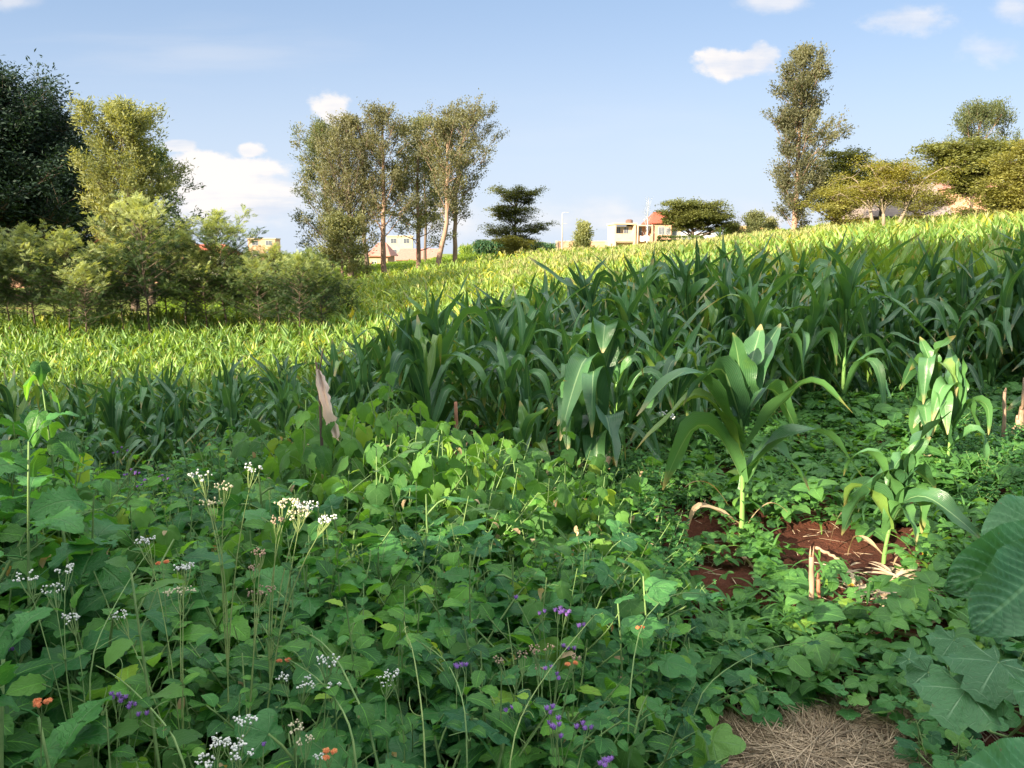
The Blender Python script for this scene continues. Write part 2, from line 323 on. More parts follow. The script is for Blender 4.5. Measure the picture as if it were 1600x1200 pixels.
# ------------------------------------------------------------------ ground
CP = []   # (x, y, z)
def cpx(px, Y, z): CP.append(((px - 800) / FPX * (Y * cp - (z - CZ) * sp), Y, z))
for a in [(0, -3, 0), (-6, -6, 0.1), (6, -6, .2), (-14, -14, .2), (10, -14, .6), (-25, 0, -.6), (20, 4, .5), (0, .5, 0), (-1.5, 1, 0), (1.5, 1, 0), (0, -30, .5), (-40, -25, 0)]: CP.append(a)
for a in [(300, 3, -.02), (800, 3, 0), (1300, 3, .03), (1160, 4.2, 0), (1580, 5.5, .08), (900, 5.5, -.05), (100, 5, -.35), (300, 6.5, -.55), (560, 6.5, -.32), (1500, 8, .05), (900, 8.5, -.12),
          (50, 9, -1.05), (330, 9, -.95), (600, 9.5, -.75), (250, 13, -1.55), (550, 14, -1.35), (800, 14, -.55), (1100, 14, -.12), (1500, 15, .02), (0, 20, -2.1), (300, 21, -2.1), (600, 22, -1.9),
          (900, 22, -.85), (1250, 22, .12), (1600, 22, .42), (0, 31, -2.2), (250, 31, -2.2), (480, 31, -2.2), (620, 32, -1.95), (850, 34, -1.0), (1150, 36, .3), (1550, 36, 1.1),
          (100, 45, -2.1), (450, 45, -1.9), (600, 46, -1.55), (800, 50, -.75), (1000, 52, -.1), (1300, 55, 1.2), (1600, 55, 2.1), (0, 62, -1.7), (300, 62, -1.6), (500, 66, -1.0), (600, 68, -.6), (700, 66, -.6),
          (720, 76, .05), (805, 82, .6), (900, 88, .25), (1010, 88, .25), (1150, 78, 1.1), (1300, 72, 2.0), (1600, 70, 2.9), (200, 90, -2.5), (560, 92, -.6), (740, 95, .9), (1000, 115, .2), (1300, 100, 2.6), (1600, 100, 3.6),
          (0, 150, -5), (400, 150, -4), (800, 150, -1.2), (1000, 140, .3), (1000, 175, .3), (1100, 170, .6), (1250, 150, 1.5), (1600, 150, 3), (0, 260, -9), (800, 260, -8), (1600, 260, -4)]: cpx(*a)
CP = np.array(CP)
def warp(x, y):
    r = np.sqrt(x * x + y * y) + 1e-6; k = np.log1p(r / 6) / r; return np.stack([x * k, y * k], -1)
def _tps(d2): return .5 * d2 * np.log(d2 + 1e-9)
_Q = warp(CP[:, 0], CP[:, 1]); _n = len(_Q)
_K = _tps(((_Q[:, None] - _Q[None]) ** 2).sum(-1)) + np.eye(_n) * 2e-3; _Pm = np.hstack([np.ones((_n, 1)), _Q])
_W = np.linalg.solve(np.block([[_K, _Pm], [_Pm.T, np.zeros((3, 3))]]), np.concatenate([CP[:, 2], np.zeros(3)]))
def terr(x, y):
    x = np.atleast_1d(np.asarray(x, float)); y = np.atleast_1d(np.asarray(y, float)); sh = np.broadcast(x, y).shape
    x, y = np.broadcast_to(x, sh).ravel(), np.broadcast_to(y, sh).ravel(); r = np.hypot(x, y)
    q = warp(x, y); z = np.empty(len(x))
    for i in range(0, len(x), 20000):
        d = ((q[i:i + 20000, None] - _Q[None]) ** 2).sum(-1); z[i:i + 20000] = _tps(d) @ _W[:_n] + _W[_n] + q[i:i + 20000] @ _W[_n + 1:]
    b = np.clip((r - 190) / 220, 0, 1); b = b * b * (3 - 2 * b); far = -9 - r * .004
    back = np.clip((-y - 25) / 20, 0, 1) if True else 0
    z = z * (1 - back) + .5 * back
    return (z * (1 - b) + far * b).reshape(sh)
def tz(x, y): return float(terr(x, y).ravel()[0])
def gp(px, Y):
    """ground point seen in picture column px at forward distance Y"""
    x = (px - 800) / FPX * Y
    for _ in range(4): z = tz(x, Y); x = (px - 800) / FPX * (Y * cp - (z - CZ) * sp)
    return np.array([x, Y, tz(x, Y)])
def gray(px, py):
    """where the view ray through a pixel meets the ground"""
    lo = None
    for Y in np.geomspace(.8, 250, 400):
        p = at(px, py, Y)
        if p[2] < tz(p[0], p[1]): return np.array([p[0], p[1], tz(p[0], p[1])])
    return p
def pxs(x, y): return 800 + FPX * x / np.maximum(y * cp + 1.6 * sp, .1)
def vnoise(x, y, s, seed=0):
    r = np.random.RandomState(seed); g = r.rand(64, 64); X = x / s; Y = y / s; i = np.floor(X).astype(int); j = np.floor(Y).astype(int); f = X - i; g_ = Y - j
    f = f * f * (3 - 2 * f); g_ = g_ * g_ * (3 - 2 * g_); G = lambda a, b: g[a % 64, b % 64]
    return (G(i, j) * (1 - f) + G(i + 1, j) * f) * (1 - g_) + (G(i, j + 1) * (1 - f) + G(i + 1, j + 1) * f) * g_
def micro(x, y):
    r = np.hypot(x, y); k = np.clip(1.2 - r / 14, 0, 1)
    return k * ((vnoise(x, y, .45, 1) - .5) * .10 + (vnoise(x, y, .16, 2) - .5) * .05 + (vnoise(x, y, .06, 3) - .5) * .032)

def crop_zone(x, y):     # the open slope of grass and low crops below the tall trees
    px = pxs(x, y)
    z = (px > 300) & (px < np.interp(y, [36, 46, 60, 76, 90], [520, 640, 800, 960, 1010])) & (y > np.interp(px, [300, 420, 520, 640, 760, 900, 1000], [36, 40, 47, 57, 62, 70, 82])) & (y < 100)
    return z | ((px <= 400) & (y > 35))
# radial ground sheet
rad = np.concatenate([np.geomspace(.35, 12, 190), np.geomspace(12.2, 130, 150), np.geomspace(133, 9000, 60)])
th = np.concatenate([np.radians(np.linspace(50, 130, 330)), np.radians(np.linspace(131, 409, 150))])
RR, TT = np.meshgrid(rad, th, indexing='ij'); gx, gy = RR * np.cos(TT), RR * np.sin(TT); gz = terr(gx, gy) + micro(gx, gy)
nR, nT = RR.shape
F = np.array([(i * nT + j, (i + 1) * nT + j, (i + 1) * nT + (j + 1) % nT, i * nT + (j + 1) % nT) for i in range(nR - 1) for j in range(nT)])
gm = MB(); gr = np.clip(crop_zone(gx, gy) * 1.0 + (RR > 90), 0, 1)
gm.add(np.stack([gx, gy, gz], -1), F, np.stack([gx, gy], -1).reshape(-1, 2), gr.ravel())
Vc = np.array([(0, 0, tz(0, .01))] + [(gx[0, j], gy[0, j], gz[0, j]) for j in range(nT)])
gm.add(Vc, np.array([(0, 1 + j, 1 + (j + 1) % nT, 1 + (j + 2) % nT) for j in range(0, nT, 2)]), None, 0)
m_, t = new_mat('red_soil')
g = t.new('ShaderNodeNewGeometry').outputs['Position']; n1 = t.noise(g, 2.3, 5, .6); n2 = t.noise(g, 26, 5, .65); n3 = t.noise(g, .35, 4, .6); n4 = t.noise(g, 90, 3, .6)
soil = t.mix(t.ss(n1, .35, .65), (.060, .020, .012), (.125, .043, .024)); soil = t.mix(t.ss(n2, .5, .75, 0, .6), soil, (.16, .065, .036)); soil = t.mix(t.ss(n2, .42, .25, 0, .7), soil, (.05, .018, .011))
grs = t.mix(t.ss(n3, .35, .65), (.13, .17, .035), (.20, .23, .055)); grs = t.mix(t.ss(n3, .58, .7, 0, .8), grs, (.36, .19, .10)); grs = t.mix(t.ss(n1, .4, .6, 0, .6), grs, (.16, .22, .04))
col = t.mix(t.attr('rnd'), soil, grs)
p = t.new('ShaderNodeBsdfPrincipled'); t.set(p.inputs['Base Color'], col); t.set(p.inputs['Roughness'], .95); t.set(p.inputs['Specular IOR Level'], .15)
b = t.new('ShaderNodeBump'); t.set(b.inputs['Strength'], 1.0); t.set(b.inputs['Distance'], .035); t.set(b.inputs['Height'], t.m('ADD', n2, t.m('MULTIPLY', n4, .4))); t.l.new(b.outputs[0], p.inputs['Normal'])
o = t.new('ShaderNodeOutputMaterial'); t.l.new(p.outputs[0], o.inputs[0]); M['soil'] = m_
tag(gm.build('ground', m_), kind='structure')
# ------------------------------------------------------------------ large structures: houses beyond the field
def bxs(name, boxes, mat, parent, smooth=False):
    mb = MB()
    for b_ in boxes: mb.add(*box(*b_))
    return mb.build(name, mat, parent, smooth)
M['w_pink'] = plain('pink_render', (.46, .25, .16), (.54, .32, .22), 1.2, .9, .05)
M['w_cream'] = plain('cream_render', (.44, .33, .23), (.52, .40, .29), 1.2, .9, .05)
M['w_white'] = plain('white_render', (.52, .48, .43), (.60, .56, .50), 1.2, .9, .05)
M['r_red'] = plain('red_roof_tiles', (.28, .055, .035), (.38, .09, .05), 4, .7, .3, (1, 1, 6))
M['r_pink'] = plain('faded_red_roof', (.30, .13, .10), (.40, .20, .15), 3, .7, .2)
M['r_brown'] = plain('brown_roof_sheet', (.20, .15, .13), (.28, .22, .19), 2, .7, .2, (1, 4, 1))
M['r_orange'] = plain('orange_roof_sheet', (.75, .40, .12), (.82, .5, .2), 2, .7, .1)
M['stick_grey'] = plain('weathered_pole', (.26, .24, .22), (.36, .33, .30), 3, .8, .1)
M['glass'] = plain('window_glass', (.07, .08, .10), (.13, .14, .16), 3, .15, 0, spec=.8)
M['frame'] = plain('window_frame_paint', (.48, .46, .43), (.55, .53, .5), 3, .6, 0)
M['dark'] = plain('dark_recess_paint', (.10, .06, .05), (.16, .10, .08), 3, .9, 0)
M['metal'] = plain('galvanised_metal', (.35, .36, .38), (.5, .5, .52), 8, .45, .05, metal=.6)
M['hedge'] = leaf_mat('clipped_hedge_leaf', (.06, .11, .03), (.12, .18, .05), .3, .6, .3, 'none')
def window(root, x, y, z, w_, h_, bars=2):
    fr = bxs('window', [(x - .06, x + .0, y - .05, y + .02, z - .06, z + h_ + .06), (x + w_, x + w_ + .06, y - .05, y + .02, z - .06, z + h_ + .06), (x, x + w_, y - .05, y + .02, z - .06, z), (x, x + w_, y - .05, y + .02, z + h_, z + h_ + .06)]
             + [(x + w_ * (i + 1) / (bars + 1) - .02, x + w_ * (i + 1) / (bars + 1) + .02, y - .045, y + .015, z, z + h_) for i in range(bars)], M['frame'], root)
    bxs('pane', [(x, x + w_, y - .03, y - .012, z, z + h_)], M['glass'], fr)
    return fr
def roof_gable(root, x0, x1, y0, y1, z, h, mat, ov=.4, hip=0.0, ridge='x'):
    x0 -= ov; x1 += ov; y0 -= ov; y1 += ov; ym = (y0 + y1) / 2; t_ = .12
    V = np.array([(x0, y0, z), (x1, y0, z), (x1, y1, z), (x0, y1, z), (x0 + hip, ym, z + h), (x1 - hip, ym, z + h)], float)
    V2 = V + [0, 0, -t_]; Vv = np.vstack([V, V2])
    F_ = [(0, 1, 5, 4), (2, 3, 4, 5), (1, 2, 5, 5), (3, 0, 4, 4), (7, 6, 10, 11), (9, 8, 11, 10), (0, 6, 7, 1), (1, 7, 8, 2), (2, 8, 9, 3), (3, 9, 6, 0)]
    mb = MB(); mb.add(Vv, [f for f in F_ if len(set(f)) == 4], Vv[:, [0, 2]])
    for f in F_:
        if len(set(f)) == 3:   # hip or gable end as a quad with a mid edge vertex
            a, b_, c = f[0], f[1], f[2]; mid = (Vv[a] + Vv[b_]) / 2; mb.add(np.array([Vv[a], mid, Vv[b_], Vv[c]]), [(0, 1, 2, 3)])
    return mb.build('roof', mat, root, False)
# main pink two-storey house
B = gp(1024, 166); hz = B[2] - .2
hs = empty('house', (B[0], B[1], hz), 'pink two storey house with red gable roof, flat roofed wing and balconies on the skyline', 'house', rz=math.radians(6))
S_ = 1.0
Z2 = 7.3
bxs('wall', [(0, 5.3, 0, 6, 0, 6.5)], M['w_cream'], hs)
bxs('projecting_wall', [(-.9, 2.9, -1.1, -.004, 3.0, 6.3), (-.9, 2.9, -1.1, -.004, 0, 2.6)], M['w_pink'], hs)
bxs('floor_band', [(-1.0, 3.0, -1.25, -.006, 2.6, 3.0)], M['w_pink'], hs)
bxs('wing_wall', [(-8.9, -8.6, -.8, 5.5, 0, 6.3), (-8.6, -4.9, .9, 5.5, 0, 6.0), (-8.6, -4.9, -.8, -.6, 2.9, 4.5), (-4.9, -4.5, -.8, 5.5, 0, 6.3), (-8.6, -4.9, .7, .898, 3.0, 6.0)], M['w_cream'], hs)
bxs('wing_roof', [(-9.1, -4.3, -1.0, 5.7, 6.302, 6.62)], M['w_cream'], hs)
bxs('wing_floor', [(-8.598, -4.902, -.598, .69, 2.7, 2.98)], M['w_cream'], hs)
bxs('column', [(-4.3, -4.05, -1.2, -.95, 0, 6.3)], M['w_cream'], hs); bxs('column', [(-1.35, -1.1, -1.5, -1.25, 0, 6.3)], M['w_pink'], hs)
bxs('centre_wall', [(-4.498, -.002, 1.2, 5.6, 0, 6.0)], M['w_pink'], hs)
bxs('balcony', [(-4.0, -1.4, -.9, -.75, 3.0, 4.0), (-4.0, -1.4, -.74, 1.19, 2.8, 3.0)], M['w_pink'], hs)
bxs('balcony_roof', [(-4.29, -.95, -1.2, 5.7, 6.01, 6.25)], M['w_cream'], hs)
cl_ = MB(); X_ = np.linspace(-3.6, -1.6, 9)
V_ = np.array([(x, -.96 - .05 * math.sin(i * 2.1) - .02 * k, zz - .12 * math.sin(i * .9)) for k, zz in enumerate((4.1, 3.5, 2.95)) for i, x in enumerate(X_)]); cl_.add(V_, grid_faces(2, 8)); cl_.build('balcony_cloth', M['w_white'], hs)
for a in [(-8.2, .68, 4.6, .8, 1.2, 1), (-6.6, .68, 4.3, .9, 1.5, 1), (-3.6, 1.18, 4.2, .9, 1.6, 1), (.2, -1.12, 4.3, 1.2, 1.5, 3), (1.8, -1.12, 4.3, .8, 1.3, 2), (.0, -1.12, .9, 2.2, 1.4, 4), (3.5, -.02, 4.2, 1.0, 1.3, 2), (3.4, -.02, .9, 1.3, 1.3, 2)]: window(hs, *a)
roof_gable(hs, -1.2, 5.3, -1.3, 6, 6.62, 2.4, M['r_red'], .3, 1.6)
tk = MB(); tk.add(*tube([(-5.2, 2, 6.62), (-5.2, 2, 7.3), (-5.2, 2, 7.45)], [.75, .75, .4], 8)); tk.build('water_tank', M['dark'], hs)
# grey wing to the right in shade and a low white roofed house behind
B = gp(1098, 178); r_ = empty('house', (B[0], B[1], B[2] - .2), 'low house with pale sloping roof and dark red wall right of the pink house', 'house', rz=.15)
bxs('wall', [(-5.5, 4.0, 0, 6, 0, 3.6)], M['w_white'], r_); roof_gable(r_, -5.5, 4.0, 0, 6, 3.62, 1.6, M['w_white'], .4, .8)
bxs('garage_front', [(-5.2, -2.0, -1.3, -.002, 0, 2.9)], M['r_red'], r_); window(r_, 1.0, -.02, 1.4, 1.2, 1.1)
B = gp(906, 97); r_ = empty('boundary_wall', (B[0], B[1], B[2]), 'low pink boundary wall running left of the pink house', 'wall', rz=.05)
bxs('wall_panel', [(-2.9, 3.2, 0, .2, 0, 2.25)], M['w_pink'], r_); bxs('coping', [(-3.0, 3.3, -.06, .26, 2.253, 2.36)], M['w_cream'], r_)
for k in range(3): bxs('pier', [(-2.95 + 3 * k, -2.65 + 3 * k, -.10, -.003, 0, 2.24)], M['w_cream'], r_)
B = gp(878, 95); r_ = empty('street_lamp', B, 'slim pale lamp pole on the skyline left of the pink house', 'street lamp')
topz = at(878, 333, 95)[2] - B[2]
mb = MB(); mb.add(*tube([(0, 0, 0), (0, 0, topz * .5), (0, 0, topz)], [.10, .08, .05], 8)); mb.build('pole', M['stick_grey'], r_)
mb = MB(); mb.add(*tube(bez((0, 0, topz - .1), (0, 0, topz + .15), (.5, -.1, topz + .1), 5), .025, 6)); mb.build('arm', M['metal'], r_)
mb = MB(); mb.add(*box(.42, .75, -.18, 0, topz + .05, topz + .12)); mb.build('lamp_head', M['metal'], r_, False)
mb = MB(); mb.add(*box(-.1, .6, -.03, .03, topz - 1.22, topz - 1.18)); mb.build('crossbar', M['metal'], r_, False)
# big brown roofed house among the trees on the right
B = gp(1450, 84); r_ = empty('house', (B[0], B[1], B[2] - 1.5), 'large house with broad grey brown roof and pink walls behind the trees at right', 'house', rz=-.1)
bxs('wall', [(-6.2, 8.2, 0, 8, 0, 3.4)], M['w_pink'], r_); bxs('upper_wall', [(1.8, 7.6, .8, 7.6, 3.402, 6.4)], M['w_pink'], r_)
roof_gable(r_, -6.2, 1.4, -1, 8, 3.45, 3.6, M['r_brown'], .5, .4)
roof_gable(r_, 1.9, 7.7, .4, 8, 6.42, 1.5, M['r_pink'], .4, 1.6)
for a in [(4.2, -.02, 1.1, 1.5, 1.3), (-3.5, -.02, 1.0, 1.4, 1.3)]: window(r_, *a)
B = gp(1183, 100); r_ = empty('shed', (B[0], B[1], B[2]), 'long low shed with orange roof on the skyline left of the tallest tree', 'shed')
bxs('wall', [(-2.5, 2.5, 0, 3, 0, 2.2)], M['w_pink'], r_); roof_gable(r_, -2.6, 2.6, 0, 3, 2.22, .7, M['r_orange'], .3, .1)
# houses seen between the trunks and over the young trees
def small_house(px, Y, pytop, wd, label, wall, roof, floors=1, rz=0, flat=False):
    B = gp(px, Y); top = at(px, pytop, Y)[2]; base = min(B[2], top - 3.2 * floors); r = empty('house', (B[0], B[1], base), label, 'house', rz=rz)
    h = top - base
    if flat:
        bxs('wall', [(-wd / 2, wd / 2, 0, 8, 0, h - .3)], wall, r); bxs('roof', [(-wd / 2 - .2, wd / 2 + .2, -.2, 8.2, h - .298, h)], roof, r)
    else:
        bxs('wall', [(-wd / 2, wd / 2, 0, 7, 0, h - 2.0)], wall, r); roof_gable(r, -wd / 2, wd / 2, 0, 7, h - 1.95, 1.9, roof, .5, 1.2)
    n = max(2, int(wd / 3)); hw = h if flat else h - 2
    for f in range(max(1, int(hw / 3))):
        for k in range(n): window(r, -wd / 2 + (k + .3) * wd / n, -.02, hw - 2.1 - f * 3, wd / n * .45, 1.3, 1)
    return r
small_house(655, 140, 388, 8, 'low house with pinkish red roof between the trunks of the tall trees', M['w_white'], M['r_pink'], 1, .1)
small_house(592, 116, 378, 2.6, 'narrow pink and cream house just left of the red roofed house between the tree trunks', M['w_pink'], M['r_pink'], 1, 0)
small_house(626, 220, 368, 7, 'pale multi storey block far behind the trunks of the tall trees', M['w_cream'], M['w_cream'], 4, .1, True)
small_house(412, 240, 372, 8, 'cream flat roofed block rising over the young trees under the cloud bank', M['w_pink'], M['w_cream'], 3, .1, True)
small_house(312, 150, 381, 9, 'red roofed house glimpsed over the young trees left of the cream block', M['w_white'], M['r_red'], 1, -.2)
small_house(255, 190, 366, 11, 'brown roofed house behind the tallest young tree', M['w_pink'], M['r_red'], 1, .2)
small_house(172, 85, 362, 5, 'orange roofed house in the gap under the dark trees', M['w_pink'], M['r_red'], 1, .2)
small_house(22, 80, 368, 7, 'pale gabled house behind the dark trunk at the far left', M['w_pink'], M['r_brown'], 1, .3)

# ------------------------------------------------------------------ trees
DIA = (np.array([(0, 0, 0), (.5, .45, .06), (0, 1, 0), (-.5, .45, .06)], float), np.array([(0, 1, 2, 3)]), np.array([(.5, 0), (1, .5), (.5, 1), (0, .5)], float))
def feather(n=12, seed=0):
    """pinnate frond, unit length along +Y"""
    r = np.random.RandomState(seed); mb = MB()
    for i in range(n):
        t_ = (i + 1) / (n + .5); l = .34 * math.sin(min(1, t_ * 1.15 + .12) * math.pi) + .06
        for s in (-1, 1):
            D = np.array([[s * .85, .65, r.uniform(-.25, .1)]]); mb.inst(DIA, [(0, t_, -.25 * t_ * t_)], frames(D, None, r.uniform(-.5, .5, 1)), np.array([[.055, l, .1]]), .5)
    mb.add(np.array([(-.008, 0, 0), (.008, 0, 0), (.006, 1, -.25), (-.006, 1, -.25)]), [(0, 1, 2, 3)])
    V, F_, UV_, R_ = mb.arrays(); return V, F_, UV_
FEA = [feather(12, k) for k in range(3)]
def tree(root, rng, H, r0, lean=None, c0=.3, prof=None, Rmax=2.0, nl=26, up=(35, 65), twigs=6, clr=.45, flat=1.0, nleaf=60, lw=.07, ll=.22, leafT=None, bark='bark_pink', fol='grev', wig=.02, droop=0, up_bias=.3,
         forks=None, side=8, limb_curve=.35, shrink=1.0, keep=None, foliage_name='crown'):
    prof = prof or (lambda t: math.sin(math.pi * min(1, t * .9 + .12)) ** .7)
    n = 14; tt = np.linspace(0, 1, n); P = np.zeros((n, 3)); P[:, 2] = tt * H
    P[:, 0] = np.cumsum(rng.normal(0, wig, n)) * H / 6; P[:, 1] = np.cumsum(rng.normal(0, wig, n)) * H / 6; P[:, :2] -= P[0, :2]
    if lean is not None:
        P[:, 0] += np.interp(tt, [q[0] for q in lean], [q[1] for q in lean])
    Rt = r0 * (1 - tt * .92) ** .8 + r0 * .5 * np.exp(-tt * 40) * .4
    tr = MB(); tr.add(*tube(P, Rt, side)); cl_c = []; cl_d = []; cl_w = []
    tp = lambda q: np.array([np.interp(q, tt, P[:, k]) for k in range(3)])
    for i in range(nl):
        q = c0 + (1 - c0) * (i + rng.uniform(-.4, .6)) / nl; q = min(max(q, c0), .99); u_ = (q - c0) / (1 - c0)
        L = Rmax * prof(u_) * rng.uniform(.6, 1.15) * min(1, (1 - u_) * 5 + .22); az = i * 2.4 + rng.uniform(-.5, .5); e = math.radians(rng.uniform(*up))
        a = tp(q); d = np.array([math.cos(az) * math.cos(e), math.sin(az) * math.cos(e), math.sin(e)])
        Lr = min(L * 1.25, max(H * 1.0 - a[2], .25) / max(math.sin(e), .2)); L = min(L, Lr); c = a + d * Lr; c[2] += limb_curve * L * .15; mdl = a + d * Lr * .5 + np.array([0, 0, -limb_curve * L * .25])
        B_ = bez(a, mdl, c, 6); rl = max(.012, r0 * .24 * (1 - q * .6) * min(1, L / Rmax + .2)); clear = (lambda q_: keep is None or bool(keep(np.asarray(q_), np.zeros_like(np.asarray(q_))).all())); (clear(bez(a, mdl, c, 16)) and tr.add(*tube(B_, np.linspace(rl, .008, 6), 4, False)))
        wL = .30 + .85 * min(1, Lr / (Rmax * .9)); cl0 = len(cl_c)
        for k in range(twigs):
            s_ = rng.uniform(.28, 1.0) ** .8; b0 = np.array([np.interp(s_, np.linspace(0, 1, 6), B_[:, m]) for m in range(3)])
            dd = rdirs(rng, 1, (-20, 60))[0] + d * .6 + np.array([0, 0, up_bias]); dd /= np.linalg.norm(dd); tl = L * rng.uniform(.16, .42)
            b1 = b0 + dd * tl; (clear([b0, (b0 + b1) / 2, b1]) and tr.add(*tube([b0, (b0 + b1) / 2 + rng.normal(0, .03, 3), b1], [rl * .35, rl * .22, .005], 4, False))); cl_c.append(b1); cl_d.append(dd)
            if rng.random() < .6: cl_c.append(b0 * .4 + b1 * .6); cl_d.append(dd)
        cl_c.append(c); cl_d.append(d); cl_w += list(wL * rng.uniform(.35, 1.6, len(cl_c) - cl0))
    top = tp(1.0); cl_c.append(top); cl_d.append(np.array([0, 0, 1.])); cl_w.append(.4)
    C = np.array(cl_c); D = np.array(cl_d); m = len(C); per = rng.poisson(nleaf * .72 * np.array(cl_w)); idx = np.repeat(np.arange(m), per)
    off = rng.normal(0, 1, (len(idx), 3)) * clr * np.array([1, 1, flat]) * shrink * .62 + norm(D)[idx] * rng.uniform(-1.5, 1.3, len(idx))[:, None] * clr; Pp = C[idx] + off
    dirs = rdirs(rng, len(idx), (-30, 60)) + D[idx] * .8 + np.array([0, 0, -droop]); cr = MB()
    rr_ = rng.random(len(idx)) * .6 + .4 * (rng.random(m)[idx])
    if keep is not None: kk = keep(Pp, dirs); Pp, dirs, rr_ = Pp[kk], dirs[kk], rr_[kk]
    T_ = leafT or [DIA]; pick = rng.integers(0, len(T_), len(Pp)); sz = rng.uniform(.65, 1.3, len(Pp))
    for k, t_ in enumerate(T_):
        s_ = pick == k; cr.inst(t_, Pp[s_], frames(dirs[s_], None, rng.uniform(-1.4, 1.4, s_.sum())), np.stack([sz[s_] * lw * .8, sz[s_] * ll * .92, sz[s_] * ll], 1), rr_[s_])
    tr.build('trunk', M[bark], root); cr.build(foliage_name, M[fol], root)
    return root
def tree_at(name, px, Y, pytop, label, group, seed, cat='tree', **kw):
    B_ = gp(px, Y); H = (at(px, pytop, Y)[2] - B_[2]) * .955; r = empty(name, B_, label, cat, group); tree(r, np.random.default_rng(seed), H, **kw); return r
G1 = 'tall thin-crowned trees on the grassy slope'
pc = lambda t_: .35 + .75 * math.sin(math.pi * min(1, t_ * .85 + .1)) ** .8
pu = lambda t_: .9 - .35 * t_ + .25 * math.sin(t_ * 9)
tree_at('grevillea_tree', 548, 66, 180, 'bushiest of the tall trees, leafy down to the ground at the left of the clump', G1, 11, r0=.26, c0=.08, Rmax=4.3, nl=58, up=(38, 66), twigs=5, clr=.27, nleaf=52, lw=.10, ll=.24, fol='grev', prof=lambda t_: .75 + .3 * math.sin(t_ * 5), bark='bark_dark')
tree_at('grevillea_tree', 518, 70, 190, 'shorter many stemmed tree at the far left edge of the tall clump', G1, 12, r0=.18, c0=.05, Rmax=3.7, nl=56, up=(35, 66), twigs=6, clr=.30, nleaf=46, lw=.10, ll=.24, fol='grev_g', prof=lambda t_: 1.0 - .5 * t_, lean=[(0, 0), (1, -.5)])
tree_at('grevillea_tree', 602, 66, 162, 'tallest of the clump, straight pink trunk lit by the sun, second from left', G1, 13, r0=.24, c0=.24, Rmax=3.4, nl=44, up=(34, 64), twigs=5, clr=.28, nleaf=42, lw=.10, ll=.24, fol='grev', prof=lambda t_: .9 - .25 * t_ + .2 * math.sin(t_ * 14))
tree_at('grevillea_tree', 574, 84, 205, 'thin reddish trunk behind the tallest tree of the clump', G1, 14, r0=.24, c0=.35, Rmax=2.4, nl=24, up=(38, 66), twigs=5, clr=.28, nleaf=34, lw=.10, ll=.26, fol='grev', prof=pc, bark='bark_dark')
tree_at('grevillea_tree', 655, 70, 180, 'dark dense crowned tree with twin trunk in the middle of the clump', G1, 15, r0=.22, c0=.15, Rmax=3.3, nl=48, up=(15, 58), twigs=6, clr=.30, nleaf=52, lw=.10, ll=.24, fol='grev_g', prof=lambda t_: 1.0 - .55 * t_)
tree_at('grevillea_tree', 664, 86, 215, 'slim dark trunk standing behind the middle of the clump', G1, 16, r0=.17, c0=.22, Rmax=2.6, nl=26, up=(38, 66), twigs=5, clr=.28, nleaf=34, lw=.10, ll=.26, fol='grev', prof=pc, bark='bark_dark')
tree_at('grevillea_tree', 682, 62, 184, 'leaning tree whose bare pale trunk curves up to the right', G1, 17, r0=.23, c0=.38, Rmax=2.7, nl=32, up=(34, 66), twigs=5, clr=.28, nleaf=38, lw=.10, ll=.24, fol='grev', prof=pc, lean=[(0, 0), (.18, .28), (.35, .9), (1, 1.1)], wig=.006)
tree_at('grevillea_tree', 712, 73, 168, 'rightmost tall tree of the clump, airy round crown over a straight trunk', G1, 18, r0=.23, c0=.27, Rmax=2.9, nl=52, up=(34, 64), twigs=5, clr=.30, nleaf=44, lw=.10, ll=.24, fol='grev', prof=lambda t_: .55 + .55 * math.sin(math.pi * min(1, t_ * .8 + .1)), lean=[(0, 0), (.5, .0), (1, .6)])
tree_at('grevillea_tree', 1239, 66, 66, 'tallest tree in view, slender crown of tiers standing alone right of the shed', 'tall lone trees', 21, r0=.26, wig=.004, c0=.10, Rmax=3.2, nl=86, up=(30, 66), twigs=6, clr=.30, nleaf=52, lw=.11, ll=.24, fol='grev', prof=lambda t_: float(np.interp(t_, [0, .1, .25, .4, .6, .8, 1], [.5, .8, 1.15, 1.0, .78, .74, .6])) * (.82 + .2 * math.sin(t_ * 21)))
tree_at('grevillea_tree', 1512, 88, 164, 'round grey green crown rising behind the flat topped trees at right', 'tall lone trees', 22, r0=.30, c0=.30, Rmax=4.4, nl=52, up=(25, 62), twigs=6, clr=.36, nleaf=48, lw=.12, ll=.28, fol='grev_g', prof=lambda t_: 1.05 - .4 * t_)
# left group
G2 = 'big trees at the left edge'
tree_at('evergreen_tree', 6, 56, 120, 'huge dark rounded tree cut by the left picture edge', G2, 31, r0=.5, c0=.10, Rmax=5.2, nl=100, up=(0, 60), twigs=9, clr=.5, nleaf=64, lw=.13, ll=.34, fol='darkf', prof=lambda t_: 1.12 - .62 * t_ ** 2, bark='bark_dark', droop=.5)
tree_at('evergreen_tree', -90, 54, 190, 'dark tree mostly outside the left picture edge', G2, 32, r0=.5, c0=.12, Rmax=5.2, nl=70, up=(10, 62), twigs=8, clr=.6, nleaf=50, lw=.15, ll=.38, fol='darkf', prof=lambda t_: 1.12 - .6 * t_ ** 2, bark='bark_dark', droop=.5)
tree_at('evergreen_tree', 76, 58, 164, 'second dark tree, slightly lower than the huge one beside it', G2, 33, r0=.4, c0=.08, Rmax=3.6, nl=80, up=(0, 62), twigs=8, clr=.45, nleaf=58, lw=.12, ll=.32, fol='darkf', prof=lambda t_: 1.1 - .62 * t_ ** 2, bark='bark_dark', droop=.4)
